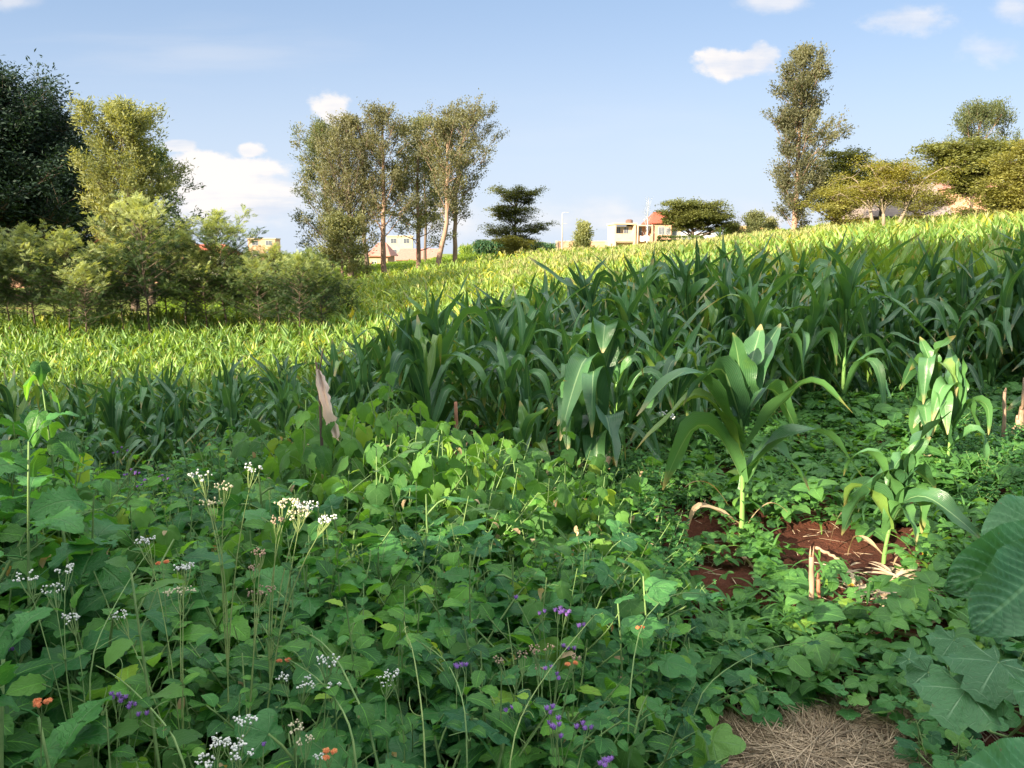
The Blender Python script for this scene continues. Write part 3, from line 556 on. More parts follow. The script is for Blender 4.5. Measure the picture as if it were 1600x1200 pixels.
tree_at('evergreen_tree', 118, 63, 205, 'dark bluish tree between the dark giants and the sunlit yellowish tree', G2, 34, r0=.35, c0=.06, Rmax=3.4, nl=70, up=(0, 62), twigs=8, clr=.45, nleaf=50, lw=.12, ll=.32, fol='darkf', prof=lambda t_: 1.1 - .6 * t_ ** 2, bark='bark_dark', droop=.4)
tree_at('feathery_tree', 212, 47, 158, 'sunlit yellowish green tree with upright feathery crown beside the dark trees', G2, 35, r0=.24, c0=.16, Rmax=2.5, nl=56, up=(25, 62), twigs=7, clr=.28, nleaf=66, lw=.08, ll=.26, fol='limef', prof=lambda t_: .62 + .45 * math.sin(math.pi * min(1, t_ * .9 + .12)), bark='bark_dark', droop=.2)
tree_at('feathery_tree', 238, 51, 232, 'darker loose limbed tree leaning right of the sunlit yellowish tree', G2, 36, r0=.22, c0=.10, Rmax=2.7, nl=40, up=(15, 58), twigs=6, clr=.26, nleaf=40, lw=.09, ll=.28, fol='saplow', prof=lambda t_: 1.0 - .3 * t_, bark='bark_dark', droop=.2, lean=[(0, 0), (1, .7)])

def flat_tree(px, Y, pytop, label, group, seed, tiers, r0=.22, fol='flatf', bark='bark_dark', dens=1.0, lean=None, name='acacia_tree', lw=.10, ll=.17, vis=1.0, gnarl=.05, fat=.27):
    """tiers: (dx metres, dz fraction of height, radius, number of limbs); foliage lies in flat pads"""
    rng = np.random.default_rng(seed); B_ = gp(px, Y); H = at(px, pytop, Y)[2] - B_[2]; r = empty(name, B_, label, 'tree', group); tr = MB(); cr = MB()
    n = 9; tt = np.linspace(0, 1, n); P = np.zeros((n, 3)); P[:, 2] = tt * H * .93; P[:, 0] = np.cumsum(rng.normal(0, gnarl, n)); P[:, 1] = np.cumsum(rng.normal(0, gnarl, n)); P[:, :2] -= P[0, :2]
    if lean: P[:, 0] += np.interp(tt, [q[0] for q in lean], [q[1] for q in lean])
    tr.add(*tube(P, r0 * (1 - tt * .8), 8)); tp = lambda q: np.array([np.interp(q, tt, P[:, k]) for k in range(3)]); Cs = []; Rs = []
    for dx, fz, R, nl in tiers:
        for k in range(nl):
            q = max(.12, fz - .22 - .1 * rng.random()); a = tp(min(q / .93, 1)); az = k * 6.283 / nl + rng.uniform(-.4, .4); Lh = R * rng.uniform(.45, 1.0)
            c = np.array([tp(min(fz / .93, 1))[0] + dx + math.cos(az) * Lh, math.sin(az) * Lh * .9, fz * H - .10 * Lh + rng.uniform(-.30, .24)])
            b_ = bez(a, (a * .45 + c * .55) + np.array([0, 0, -.12 * R]), c, 7); tr.add(*tube(b_, np.linspace(r0 * .34, .015, 7), 4, False))
            for s in range(4):
                s_ = rng.uniform(.45, 1.0); p0 = b_[int(s_ * 6)]; e = p0 + np.array([rng.normal(0, .55), rng.normal(0, .55), rng.uniform(.05, .4)]) * (R / 2.4); tr.add(*tube([p0, (p0 + e) / 2, e], [.03, .02, .008], 4, False)); Cs.append(e); Rs.append(R * .2)
            Cs.append(c); Rs.append(R * .24)
    Cs = np.array(Cs); Rs = np.array(Rs); per = rng.poisson(135 * dens * rng.uniform(.5, 1.4, len(Cs))); idx = np.repeat(np.arange(len(Cs)), per)
    off = rng.normal(0, 1, (len(idx), 3)) * Rs[idx][:, None] * np.array([1, 1, fat]); off[:, 2] -= .10 * (off[:, 0] ** 2 + off[:, 1] ** 2) / np.maximum(Rs[idx], .1)
    cr.inst(DIA, Cs[idx] + off, frames(rdirs(rng, len(idx), (-25, 35)), None, rng.normal(0, .5, len(idx))), rng.uniform(.7, 1.3, len(idx))[:, None] * np.array([lw, ll, ll]), rng.random(len(idx)) * .6 + rng.random(len(Cs))[idx] * .4)
    tr.build('trunk', M[bark], r); cr.build('crown', M[fol], r); return r
G3 = 'flat topped acacia trees'
flat_tree(805, 80, 288, 'flat topped tree with dark layered pads right of the tall clump', G3, 41, [(-.6, .96, 1.9, 5), (1.7, .93, 1.5, 4), (-1.7, .72, 1.5, 4), (.3, .70, 2.2, 6), (2.3, .50, 1.6, 5), (-1.8, .47, 1.9, 5), (.3, .30, 2.0, 6)], dens=1.25, r0=.16)
flat_tree(806, 77, 366, 'low olive bush of spreading branches at the foot of the layered flat topped tree', G3, 42, [(-.8, .9, 1.5, 5), (.8, .8, 1.4, 5), (0, .5, 1.8, 6)], dens=.7, r0=.10, fol='flaty')
flat_tree(1082, 96, 308, 'dense umbrella crowned tree overhanging the roof of the pink house', G3, 43, [(-1.5, .95, 2.3, 7), (1.3, .92, 2.4, 7), (0, .80, 3.2, 9), (3.2, .72, 1.7, 6), (-3.2, .78, 1.6, 5), (3.9, .60, 1.3, 4), (-2.4, .64, 1.5, 5)], dens=1.5, r0=.26, ll=.22, lw=.13)
flat_tree(1300, 74, 228, 'rounded flat topped tree in front of the base of the tallest tree', G3, 44, [(0, .95, 2.5, 8), (.6, .82, 3.0, 8), (-1.6, .70, 2.2, 6), (2.0, .66, 2.0, 6), (0, .5, 2.4, 7)], dens=1.1, r0=.25, ll=.22, lw=.12)
flat_tree(1372, 80, 246, 'green flat topped tree between the rounded one and the wide spreading one', G3, 45, [(0, .95, 2.2, 7), (1.8, .86, 2.0, 6), (-1.8, .8, 2.0, 6), (0, .66, 2.2, 6)], dens=1.1, r0=.2, ll=.22, lw=.12)
flat_tree(1511, 66, 218, 'wide spreading flat topped tree with straight dark trunk in front of the pink wall', G3, 46, [(-3.2, .95, 1.8, 6), (-.8, .97, 2.2, 7), (2.0, .97, 2.4, 7), (0, .84, 3.4, 10), (-2.2, .72, 1.8, 6), (2.6, .80, 2.0, 6), (0, .62, 1.8, 6)], dens=1.35, r0=.16, ll=.22, lw=.12, fat=.2)
flat_tree(1615, 56, 212, 'yellow green spreading tree cut by the right picture edge', G3, 47, [(.5, .96, 2.2, 7), (-1.2, .80, 2.4, 8), (.8, .72, 3.0, 8), (-1.8, .55, 2.4, 8), (0, .44, 2.8, 8), (-1.2, .30, 2.4, 8)], dens=1.6, r0=.22, fol='flaty', ll=.2, lw=.11, fat=.25)
flat_tree(1306, 62, 284, 'yellowish low tree under the rounded flat topped tree', G3, 48, [(0, .95, 2.0, 6), (1.3, .8, 1.8, 6), (-1.4, .7, 1.8, 6), (.4, .5, 1.8, 6)], dens=.6, r0=.16, fol='flaty')
flat_tree(1440, 64, 292, 'low scrubby tree half hiding the brown roofed house', G3, 49, [(0, .95, 1.8, 6), (1.6, .8, 1.6, 5), (-1.6, .75, 1.6, 5), (0, .5, 1.8, 6)], dens=.45, r0=.10, fol='flaty', fat=.4)
flat_tree(1548, 62, 300, 'low scrubby tree in front of the pink wall at far right', G3, 50, [(0, .95, 1.6, 6), (1.5, .75, 1.6, 5), (-1.5, .7, 1.6, 5), (0, .45, 1.8, 6)], dens=.6, r0=.10, fol='flatf', fat=.4)
# gnarled pale tree with bare arching branches
def gnarled():
    rng = np.random.default_rng(51); B_ = gp(1388, 46); H = at(1388, 252, 46)[2] - B_[2]; r = empty('gnarled_tree', B_, 'pale forked tree with bare arching branches and thin yellow green leaves', 'tree'); tr = MB(); cr = MB(); Cs = []
    forks = [bez((-.15, 0, 0), (-.2, 0, H * .2), (-.5, .1, H * .46), 8), bez((.0, 0, 0), (.25, 0, H * .25), (.75, -.1, H * .50), 8), bez((-.1, .1, 0), (-.9, .3, H * .25), (-1.1, .3, H * .5), 8)]
    for f in forks:
        f += rng.normal(0, .03, f.shape); tr.add(*tube(f, np.linspace(.17, .09, 8), 8)); a = f[-1]
        for k in range(11):
            az = k * .6 + rng.uniform(-.2, .2); R = rng.uniform(.6, 2.8); c = a + np.array([math.cos(az) * R, math.sin(az) * R * .6, rng.uniform(.14, .58) * H * .9]); c[2] = min(c[2], H)
            m_ = a + np.array([(c[0] - a[0]) * .35, (c[1] - a[1]) * .35, (c[2] - a[2]) * .9 + .5]); b_ = bez(a, m_, c, 8); b_[1:] += rng.normal(0, .05, (7, 3)); tr.add(*tube(b_, np.linspace(.06, .012, 8), 4, False))
            for s in range(7):
                p0 = b_[rng.integers(3, 8)]; e = p0 + rdirs(rng, 1, (-30, 40))[0] * rng.uniform(.3, .9); tr.add(*tube([p0, (p0 + e) / 2 + rng.normal(0, .06, 3), e], [.018, .012, .006], 4, False)); Cs.append(e)
    Cs = np.array(Cs); idx = np.repeat(np.arange(len(Cs)), rng.poisson(70, len(Cs)))
    cr.inst(DIA, Cs[idx] + rng.normal(0, 1, (len(idx), 3)) * [.30, .30, .10], frames(rdirs(rng, len(idx), (-30, 40))), rng.uniform(.7, 1.3, len(idx))[:, None] * np.array([.07, .12, .12]), rng.random(len(idx)))
    tr.build('trunk', M['bark_pale'], r); cr.build('crown', M['flaty'], r)
gnarled()
# small skyline bushes
tree_at('small_tree', 536, 62, 335, 'dark bushy small tree at the foot of the bushiest tall tree', 'small trees on the slope', 536, r0=.1, c0=.05, Rmax=1.7, nl=36, up=(15, 60), twigs=6, clr=.30, nleaf=34, lw=.12, ll=.24, fol='grev_g', prof=lambda t_: 1.1 - .5 * t_)
for px, Y, pyt, R_, lab, fo in [(910, 92, 350, 1.0, 'small round green tree alone between the lamp pole and the pink house', 'limef'), (1178, 96, 334, 1.2, 'small round tree above the orange roofed shed', 'grev_g'), (1200, 99, 346, .9, 'smaller pointed bush right of the round tree above the shed', 'grev_g'), (1142, 98, 352, .9, 'low green bush left of the orange roofed shed', 'grev_g')]:
    tree_at('small_tree', px, Y, pyt, lab, 'small trees on the skyline', int(px), r0=.1, c0=.15, Rmax=R_, nl=26, up=(20, 60), twigs=6, clr=.3, nleaf=34, lw=.14, ll=.26, fol=fo, prof=lambda t_: 1.1 - .5 * t_)
tree_at('bare_tree', 1010, 125, 305, 'leafless grey tree behind the red roof of the pink house', None, 77, r0=.15, c0=.3, Rmax=1.6, nl=30, up=(45, 72), twigs=6, clr=.25, nleaf=1, lw=.05, ll=.1, fol='grev_g', bark='metal', prof=lambda t_: 1.0 - .4 * t_)
B_ = gp(1124, 94); r_ = empty('palm_plant', B_, 'spiky fan leaved plant between the umbrella tree and the orange shed', 'plant'); mb = MB(); rng = np.random.default_rng(5)
Tp = strip_leaf(.035, 5, 1, .4, .5, .2); d_ = rdirs(rng, 46, (5, 75)); mb.inst(Tp, np.tile([0, 0, 1.6], (46, 1)), frames(d_), 1.9, rng.random(46)); mb.build('frond', M['hedge'], r_)
mb = MB(); mb.add(*tube([(0, 0, 0), (0, 0, .9), (0, 0, 1.7)], [.16, .13, .12], 8)); mb.build('trunk', M['bark_dark'], r_)
B_ = gp(1062, 92); r_ = empty('clipped_hedge', B_, 'clipped green hedge in front of the pink house', 'hedge'); mb = MB(); N = 5200; q = rng.uniform(-1, 1, (N, 3)); ax = rng.integers(0, 3, N); q[np.arange(N), ax] = np.sign(q[np.arange(N), ax]); q *= np.array([2.5, .7, 1.15]); q += rng.normal(0, .06, q.shape); q[:, 2] += 1.35
mb.inst(DIA, q, frames(rdirs(rng, N)), np.array([.12, .18, .18]) * np.ones((N, 1)), rng.random(N)); mb.build('hedge_leaves', M['hedge'], r_); bxs('hedge_stems', [(-2.3, 2.3, -.5, .5, 0, 2.2)], M['saplow'], r_)
# ------------------------------------------------------------------ the row of young trees across the left
def sapling_proto(seed, H, R, topy):
    rng = np.random.default_rng(seed); r = empty('young_tree', (0, 0, 0)); tr = MB(); up_ = MB(); lo = MB()
    n = 10; tt = np.linspace(0, 1, n); P = np.zeros((n, 3)); P[:, 2] = tt * H; P[:, :2] = np.cumsum(rng.normal(0, .03, (n, 2)), 0); P[:, :2] -= P[0, :2]; tr.add(*tube(P, .045 * (1 - tt * .85), 6)); tp = lambda q: np.array([np.interp(q, tt, P[:, k]) for k in range(3)])
    pos = []; dr = []; hh = []; sz = []
    for i in range(62):
        q = .32 + .68 * (i / 61) ** .85; u_ = (q - .32) / .68; L = R * (.75 + .35 * math.sin(u_ * 4.2)) * rng.uniform(.5, 1.15) if u_ < .62 else R * np.interp(u_, [.62, .76, .84, 1], [.90, .50, .16, .07]) * rng.uniform(.6, 1.2)
        e = math.radians(rng.uniform(0, 35) + 25 * u_); az = i * 2.4 + rng.uniform(-.4, .4); a = tp(q); d = np.array([math.cos(az) * math.cos(e), math.sin(az) * math.cos(e), math.sin(e)]); c = a + d * L
        B_ = bez(a, a + d * L * .5 + [0, 0, .05], c + [0, 0, .12], 5); tr.add(*tube(B_, np.linspace(.016, .005, 5), 4, False))
        m = int(8 + 20 * L)
        for k in range(m):
            s_ = rng.uniform(.2, 1.0) ** .7; p0 = np.array([np.interp(s_, np.linspace(0, 1, 5), B_[:, x]) for x in range(3)]); dd = rdirs(rng, 1, (-30, 50))[0] + d * .7 + np.array([0, 0, .25 * u_]); pos.append(p0 + rng.normal(0, .09, 3)); dr.append(dd); hh.append(u_ + .25 * (s_ - .6) + rng.normal(0, .08)); sz.append(rng.uniform(.17, .33))
    for k in range(10): pos.append(tp(.95 + .05 * k / 10) + [0, 0, .02 * k]); dr.append(rdirs(rng, 1, (35, 75))[0]); hh.append(1.); sz.append(rng.uniform(.25, .36))
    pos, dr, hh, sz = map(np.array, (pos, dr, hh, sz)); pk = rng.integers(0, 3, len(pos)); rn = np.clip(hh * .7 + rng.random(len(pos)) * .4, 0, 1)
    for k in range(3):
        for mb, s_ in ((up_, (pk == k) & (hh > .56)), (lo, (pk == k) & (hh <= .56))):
            mb.inst(FEA[k], pos[s_], frames(dr[s_], None, rng.uniform(-.8, .8, s_.sum())), sz[s_], rn[s_])  # pale fronds above, dark below: sun and shade put into leaf colour
    tr.build('trunk', M['bark_dark'], r); up_.build('lit_crown', M['sapling'], r); lo.build('crown', M['saplow'], r); r['H'] = H; return r
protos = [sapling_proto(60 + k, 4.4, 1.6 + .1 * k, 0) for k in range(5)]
spots = [(-20, 27.5, 352), (18, 30, 358), (62, 29, 342), (112, 28.5, 352), (160, 32, 392), (196, 30, 372), (236, 29, 300), (262, 33, 360), (292, 31, 352), (324, 30, 382), (356, 30.5, 322), (392, 33, 380), (412, 29.5, 392), (438, 31, 372), (470, 28.5, 388), (506, 29, 398), (140, 27.5, 400),
         (45, 33, 380), (216, 34, 372), (308, 35, 372), (448, 35, 384), (488, 34, 378), (90, 34, 382), (530, 34, 412), (-60, 29, 350), (372, 36, 384), (178, 36, 370)]
labs = {236: 'tallest sapling of the row, feathery spire standing before the loose limbed dark tree', 356: 'thin pointed sapling of the row rising over the cloud bank', 62: 'young tree with pale upright shoots in front of the huge dark tree', 112: 'young tree with a bare pale top shoot right of the one with upright shoots', 530: 'rightmost low young tree of the row, beside the sunlit path', -20: 'young tree cut by the left picture edge'}
used = set(); rs = random.Random(4)
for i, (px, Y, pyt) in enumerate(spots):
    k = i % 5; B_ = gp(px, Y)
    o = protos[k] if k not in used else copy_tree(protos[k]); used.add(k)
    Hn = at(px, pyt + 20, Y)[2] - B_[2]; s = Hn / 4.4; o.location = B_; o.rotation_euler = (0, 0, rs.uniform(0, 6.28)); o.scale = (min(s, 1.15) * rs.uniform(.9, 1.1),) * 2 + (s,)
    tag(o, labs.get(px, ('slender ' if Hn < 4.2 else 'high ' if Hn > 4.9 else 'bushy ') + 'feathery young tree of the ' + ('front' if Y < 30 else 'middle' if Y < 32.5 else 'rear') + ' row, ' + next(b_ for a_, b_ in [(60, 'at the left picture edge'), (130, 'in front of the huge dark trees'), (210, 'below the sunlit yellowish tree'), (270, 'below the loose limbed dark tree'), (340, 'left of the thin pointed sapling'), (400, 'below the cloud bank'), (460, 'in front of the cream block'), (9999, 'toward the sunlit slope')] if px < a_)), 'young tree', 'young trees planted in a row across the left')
for p_ in protos:
    if 'H' in p_: pass
for o in bpy.data.objects:
    if 'H' in o.keys(): del o['H']

# ------------------------------------------------------------------ tall trees behind the camera that throw the foreground shade
HOLES = [(693, 700, 3.95, .15), (745, 715, 3.9, .13), (800, 705, 3.9, .17), (700, 755, 3.7, .10), (850, 722, 3.8, .10), (588, 705, 3.3, .08), (1215, 800, 4.2, .26), (1165, 830, 4.2, .10), (1430, 935, 3.4, .22), (1385, 880, 3.6, .16), (1455, 590, 5.35, .24), (1478, 680, 5.2, .22), (1535, 725, 5.6, .28), (1590, 690, 5.9, .18),
         (1180, 552, 4.2, .14), (1285, 540, 5.2, .14), (960, 670, 5.2, .12), (1045, 650, 6.0, .18), (180, 745, 4.3, .10), (745, 860, 3.0, .08), (1320, 560, 7, .2), (1300, 890, 3.6, .15), (1500, 820, 4.5, .2), (1250, 850, 4.0, .13), (640, 690, 3.6, .11), (775, 765, 3.5, .11), (1100, 640, 5.6, .14), (900, 520, 5.2, .10)]
HP = np.array([at(a, b_, Y_) for a, b_, Y_, r in HOLES]); HR = np.array([r for *_, r in HOLES])  # crown leaves are left out toward the sun so these spots get lit
def keep(base):
    def f(P, dirs=None, sz=.36):
        Pw = P + np.asarray(base); ok = np.ones(len(P), bool)
        Pw = np.concatenate([Pw, Pw + norm(dirs) * sz]); ok = np.ones(len(Pw), bool)
        for h, r in zip(HP, HR):
            dlt = Pw - h; tpar = dlt @ SUN; d = np.linalg.norm(dlt - tpar[:, None] * SUN, axis=1); ok &= ~(d < r + .10)
        return ok[:len(P)] & ok[len(P):]
    return f
# shadow edge on the ground, then the row is set back along the light
edge = [(-200, 10.5), (150, 10.8), (400, 10.5), (600, 11.5), (800, 13), (1000, 15.0), (1200, 17.0), (1400, 19), (1600, 20), (1850, 20)]
E = np.array([gp(a, Y_) for a, Y_ in edge]); back = np.maximum(27, (E[:, 1] + 9) / .694)[:, None]; sh = np.array([-SUN[0], -SUN[1]]) / math.hypot(SUN[0], SUN[1])
pts = E[:, :2] - sh * back; HH = back[:, 0] * math.tan(SUN_EL); seg = np.concatenate([[0], np.cumsum(np.linalg.norm(np.diff(pts, axis=0), axis=1))])
for i, s in enumerate(np.arange(-6, seg[-1] + 5, 3.0)):
    x = np.interp(s, seg, pts[:, 0]); y = np.interp(s, seg, pts[:, 1])
    best = None
    for off in np.linspace(-1.0, 1.0, 17):
        X_, Y_ = x + off * .85, y + off * .5; nrm = np.array([-SUN[1], SUN[0]]) / math.hypot(SUN[0], SUN[1]); cl_ = np.min(np.abs((np.array([X_, Y_]) - HP[:, :2]) @ nrm) - HR)
        if best is None or cl_ > best[0]: best = (cl_, X_, Y_)
    x, y = best[1:]
    if s < 0: x += (s) * .9; y += s * .3
    if s > seg[-1]: x += (s - seg[-1])
    g0 = tz(x, y); base = (x, y, g0); zE = float(np.interp(s, seg, E[:, 2])) ; H = float(np.interp(s, seg, HH)) + zE + 1.2 - g0
    r = empty('shade_tree', base, 'broad leafy tree in the tall row behind the photographer', 'tree', 'tall row of trees behind the photographer'); rng = np.random.default_rng(900 + i)
    tree(r, rng, H, r0=.13, c0=.10, Rmax=2.6, nl=int(46 * H / 11), up=(10, 50), twigs=6, clr=.80, nleaf=80, lw=.34, ll=.38, fol='shade', bark='bark_dark', prof=lambda t_: 1.0 - .25 * t_ ** 3, keep=keep(base))
for i, (x, y, H) in enumerate([(-54, 36, 17), (-58, 43, 17), (-62, 31, 18), (-26.5, 27.0, 12.6), (-30, 23.5, 13.2)]):
    base = (x, y, tz(x, y)); r = empty('shade_tree', base, 'very tall dark tree beyond the left picture edge', 'tree', 'dark trees beyond the left picture edge')
    tree(r, np.random.default_rng(950 + i), H, r0=.02 * H, c0=.12 if H > 14 else .52, Rmax=.27 * H, nl=60, up=(10, 50) if H > 14 else (0, 30), twigs=6, clr=.075 * H, nleaf=22, lw=.5, ll=.8, fol='darkf', bark='bark_dark', prof=lambda t_: 1.1 - .4 * t_ ** 2)

# ------------------------------------------------------------------ maize
def maize(rng, h, nleaf=12, ns=10, nu=4, wide=.052, parts=None, sides=6, dry=0, upright=0.0, z0=.13):
    """one plant with its base at the origin; returns (stalk, blades, dry blades)"""
    st = MB(); bl = MB(); dy = MB(); hs_ = h * .60; n = 9; tt = np.linspace(0, 1, n); bend = rng.normal(0, .05, 2) * h
    P = np.stack([bend[0] * tt ** 2, bend[1] * tt ** 2, hs_ * tt], 1); R = (.0135 - .007 * tt) * (h / 1.2) ** .6; st.add(*tube(P, R * (1 + .12 * (np.arange(n) % 2)), sides), r=rng.random())
    az0 = rng.uniform(0, math.pi); blades = []
    for i in range(nleaf + dry):
        isdry = i < dry; q = (i - dry) / (nleaf - 1) if not isdry else -.1
        zf = .10 + .10 * i if isdry else z0 + (.98 - z0) * q; base = np.array([np.interp(min(zf, 1), tt, P[:, k]) for k in range(3)])
        az = az0 + (i % 2) * math.pi + rng.normal(0, .35) + i * .08; L = h * (.42 + .20 * math.sin(math.pi * min(1, max(q, 0) * .8 + .2))) * rng.uniform(.85, 1.15)
        if q > .85: L *= .75
        e0 = math.radians((68 + 15 * max(q, 0)) + rng.normal(0, 7)); dr = rng.uniform(.62, 1.08) * (1 - .45 * max(q - .5, 0) * 2) * (1 - upright); e1 = math.radians(rng.uniform(-92, -35)) * (1 - upright); e0 -= math.radians(34) * upright
        if q > .74 and rng.random() < .65: e1 = e0 - math.radians(rng.uniform(5, 50)); sk = .8
        if isdry: e0 = math.radians(35); e1 = math.radians(-80); L *= .7
        sk = rng.uniform(.30, .68); wk = rng.uniform(.06, .20); s = np.linspace(0, 1, ns + 1); sk = sk + .35 * upright if not isdry else sk; wk = wk + .3 * upright; a_ = np.clip((s - sk + wk) / (2 * wk), 0, 1); a_ = a_ * a_ * (3 - 2 * a_); ang = e0 - (e0 - e1) * (a_ * .8 + s * .2)
        azs = az + rng.normal(0, .35) * s ** 1.5; hx = np.cos(ang) * L / ns; dP = np.stack([hx * np.cos(azs), hx * np.sin(azs), np.sin(ang) * L / ns], 1); C = base + np.concatenate([[np.zeros(3)], np.cumsum((dP[1:] + dP[:-1]) / 2, 0)])
        T_ = norm(np.gradient(C, axis=0)); side = np.stack([-np.sin(azs), np.cos(azs), np.zeros(ns + 1)], 1); Nn = norm(np.cross(T_, side)); side = np.cross(Nn, T_)
        tw = rng.normal(0, .9) * s ** 1.2 + rng.normal(0, .15); X = side * np.cos(tw)[:, None] + Nn * np.sin(tw)[:, None]; Nn = np.cross(X, T_) * -1
        Wd = wide * (h / 1.2) ** .5 * rng.uniform(.75, 1.15) * np.minimum(1, .45 + s * 2.2) * np.clip(1 - ((s - .12) / .9).clip(0) ** 2.1, .015, 1)
        if isdry: Wd *= .26
        us = np.linspace(-1, 1, nu + 1); fold = .55 * (1 - s * .5) + .08; ph = rng.uniform(0, 6, 2); amp = .36 * Wd * np.minimum(1, s * 3)
        V_ = C[:, None] + us[None, :, None] * Wd[:, None, None] * X[:, None] - (np.abs(us)[None, :, None] * (fold * Wd)[:, None, None] * Nn[:, None]) * -1
        wv = np.where(us[None] > 0, np.sin(s * 17 + ph[0])[:, None], np.sin(s * 15 + ph[1])[:, None]) * np.abs(us[None]) ** 2 * amp[:, None]; V_ = V_ + wv[..., None] * Nn[:, None]
        UV_ = np.stack(np.broadcast_arrays(us[None] * .5 + .5, s[:, None]), -1).reshape(-1, 2); V_ = V_.reshape(-1, 3)
        blades.append((isdry, V_, UV_, rng.random() * (1 if rng.random() > .06 else 2)))
    mz = max(b_[1][:, 2].max() for b_ in blades); f = h / mz
    st.V = [v * f for v in st.V]
    for isdry, V_, UV_, rr in blades: (dy if isdry else bl).add(V_ * f, grid_faces(ns, nu), UV_, rr)
    return st, bl, dy
# heights
def mh(px, Y):
    x_ = (np.asarray(px) - 800) / FPX * np.asarray(Y); dr_ = 1 + .22 * (vnoise(x_, np.asarray(Y) + 0 * x_, 2.2, 33) - .5)
    a = np.interp(px, [0, 300, 480, 620, 700, 800, 900, 1100, 1300, 1500, 1600], [1.0, 1.0, .95, 1.30, 1.38, 1.28, 1.22, 1.18, 1.42, 1.5, 1.45]); b_ = np.interp(px, [0, 500, 900, 1200, 1600], [1.25, 1.3, 1.75, 1.8, 1.9])
    c_ = np.interp(px, [0, 480, 560, 620, 900, 1100, 1300, 1600], [1.05, 1.1, 1.25, 1.45, 1.42, 1.50, 1.60, 1.66]); g1 = np.clip((Y - 6.0) / 4.5, 0, 1); f = np.clip((Y - 13) / 25, 0, 1)
    return ((a * (1 - g1) + c_ * g1) * (1 - f) + b_ * f) * dr_
SX = [-200, 0, 200, 330, 480, 560, 620, 700, 900, 1000, 1080, 1160, 1260, 1330, 1440, 1600, 1800]; SY = [6.0, 6.0, 6.4, 6.8, 7.0, 6.4, 6.0, 5.6, 5.2, 5.3, 5.7, 6.1, 6.5, 7.4, 7.8, 8.0, 8.0]
rng = np.random.default_rng(7)
def rows(y0, y1, dx, dy, x0, x1, ang=.30):
    """planting rows running obliquely away from the camera"""
    c, s = math.cos(ang), math.sin(ang); R_ = max(abs(x0), abs(x1)) + y1; a = np.arange(-R_, R_, dx); b_ = np.arange(-R_, R_, dy); A, B_ = np.meshgrid(a, b_); A = A + rng.normal(0, .07, A.shape); B_ = B_ + rng.normal(0, .09, A.shape)
    x = (A * c - B_ * s).ravel(); y = (A * s + B_ * c).ravel(); k = (y > y0) & (y < y1) & (x > x0) & (x < x1); return x[k], y[k]
def in_maize(x, y):
    px = pxs(x, y); return (px > -120) & (px < 1720) & (y > np.interp(px, SX, SY)) & ~crop_zone(x, y)
x, y = rows(5, 32, .55, .25, -24, 24); k = in_maize(x, y) & (rng.random(len(x)) < .93); x, y = x[k], y[k]; o_ = np.argsort(np.hypot(x, y)); x, y = x[o_], y[o_]
NI = 296
PR = []
for i in range(14):
    st, bl, dy = maize(np.random.default_rng(100 + i), 1.3, 13 + i % 3, 16, 4, wide=.040, dry=i % 2)
    PR.append((st.mesh('stalk', M['stalk']), bl.mesh('leaves', M['maize']), dy.mesh('dry_leaf', M['dry']) if dy.V else None))
def place_maize(P, h, k, label, rz, tilt=(0, 0), name='maize_plant', group='maize plants of the shaded stand'):
    r = empty(name, P, label, 'maize plant', group, rz); r.rotation_euler = (tilt[0], tilt[1], rz); r.scale = (h / 1.3,) * 3
    for nm, me in zip(('stalk', 'leaves', 'dry_leaf'), PR[k]):
        if me is not None: c = bpy.data.objects.new(nm, me); COL.objects.link(c); c.parent = r
    return r
for i in range(NI):
    px = float(pxs(x[i], y[i])); h = float(mh(px, y[i])) * rng.uniform(.78, 1.22); P = (x[i], y[i], tz(x[i], y[i]) - .01)
    lm = [(0, 'cut by the left picture edge'), (160, 'behind the round leaved plant at far left'), (300, 'below the sunlit maize at left'), (430, 'behind the white flower stems'), (540, 'beside the faded cloth strip'), (640, 'at the left corner of the stand'), (760, 'behind the reddish stake'), (870, 'behind the sunlit heart leaves'),
          (1000, 'behind the plant with folded bluish blades'), (1120, 'left of the tall single maize'), (1240, 'behind the tall single maize'), (1370, 'right of the tall single maize'), (1460, 'behind the sunlit pair'), (1560, 'right of the sunlit pair'), (9999, 'at the right picture edge')]
    where = next(b_ for a_, b_ in lm if px < a_); q_ = y[i] - np.interp(px, SX, SY); dp = 'front edge' if q_ < .8 else 'second row' if q_ < 1.6 else 'inner rows' if q_ < 3 else 'back rows'
    hr = h / float(mh(px, y[i])); lab = ('Short' if hr < .87 else 'Tall' if hr > 1.04 else 'Medium').lower() + ' shaded maize plant in the ' + dp + ', ' + where
    place_maize(P, h, int(rng.integers(0, 14)), lab, rng.uniform(0, 6.28), tuple(rng.normal(0, .05, 2)))
# hero plants, each blade its own part
def hero(px, Y, pytop, label, seed, n=11, wide=.06, dry=1, rz=0, upright=0.0, mat='maize', base_z=None, z0=.16):
    P = gp(px, Y) if base_z is None else np.array([*gp(px, Y)[:2], base_z]); h = at(px, pytop, Y)[2] - P[2]; st, bl, dy = maize(np.random.default_rng(seed), h, n, 16, 6, wide, dry=dry, sides=8, upright=upright, z0=z0)
    r = empty('maize_plant', P, label, 'maize plant', 'maize plants singled out at the edge of the stand', rz); st.build('stalk', M['stalk'], r)
    for mbx, nm, mt in ((bl, 'leaf', M[mat]), (dy, 'dry_leaf', M['dry'])):
        off = 0
        for V_, F_, U_, R_ in zip(mbx.V, mbx.F, mbx.UV, mbx.R):
            q = MB(); q.add(V_, F_ - off, U_, R_); off += len(V_); q.build(nm, mt, r)
hero(1158, 4.2, 512, 'tall maize plant with long bare lower stalk on the red soil, nearest at centre right', 243, 11, .070, 1, 0, z0=.34, upright=.12)
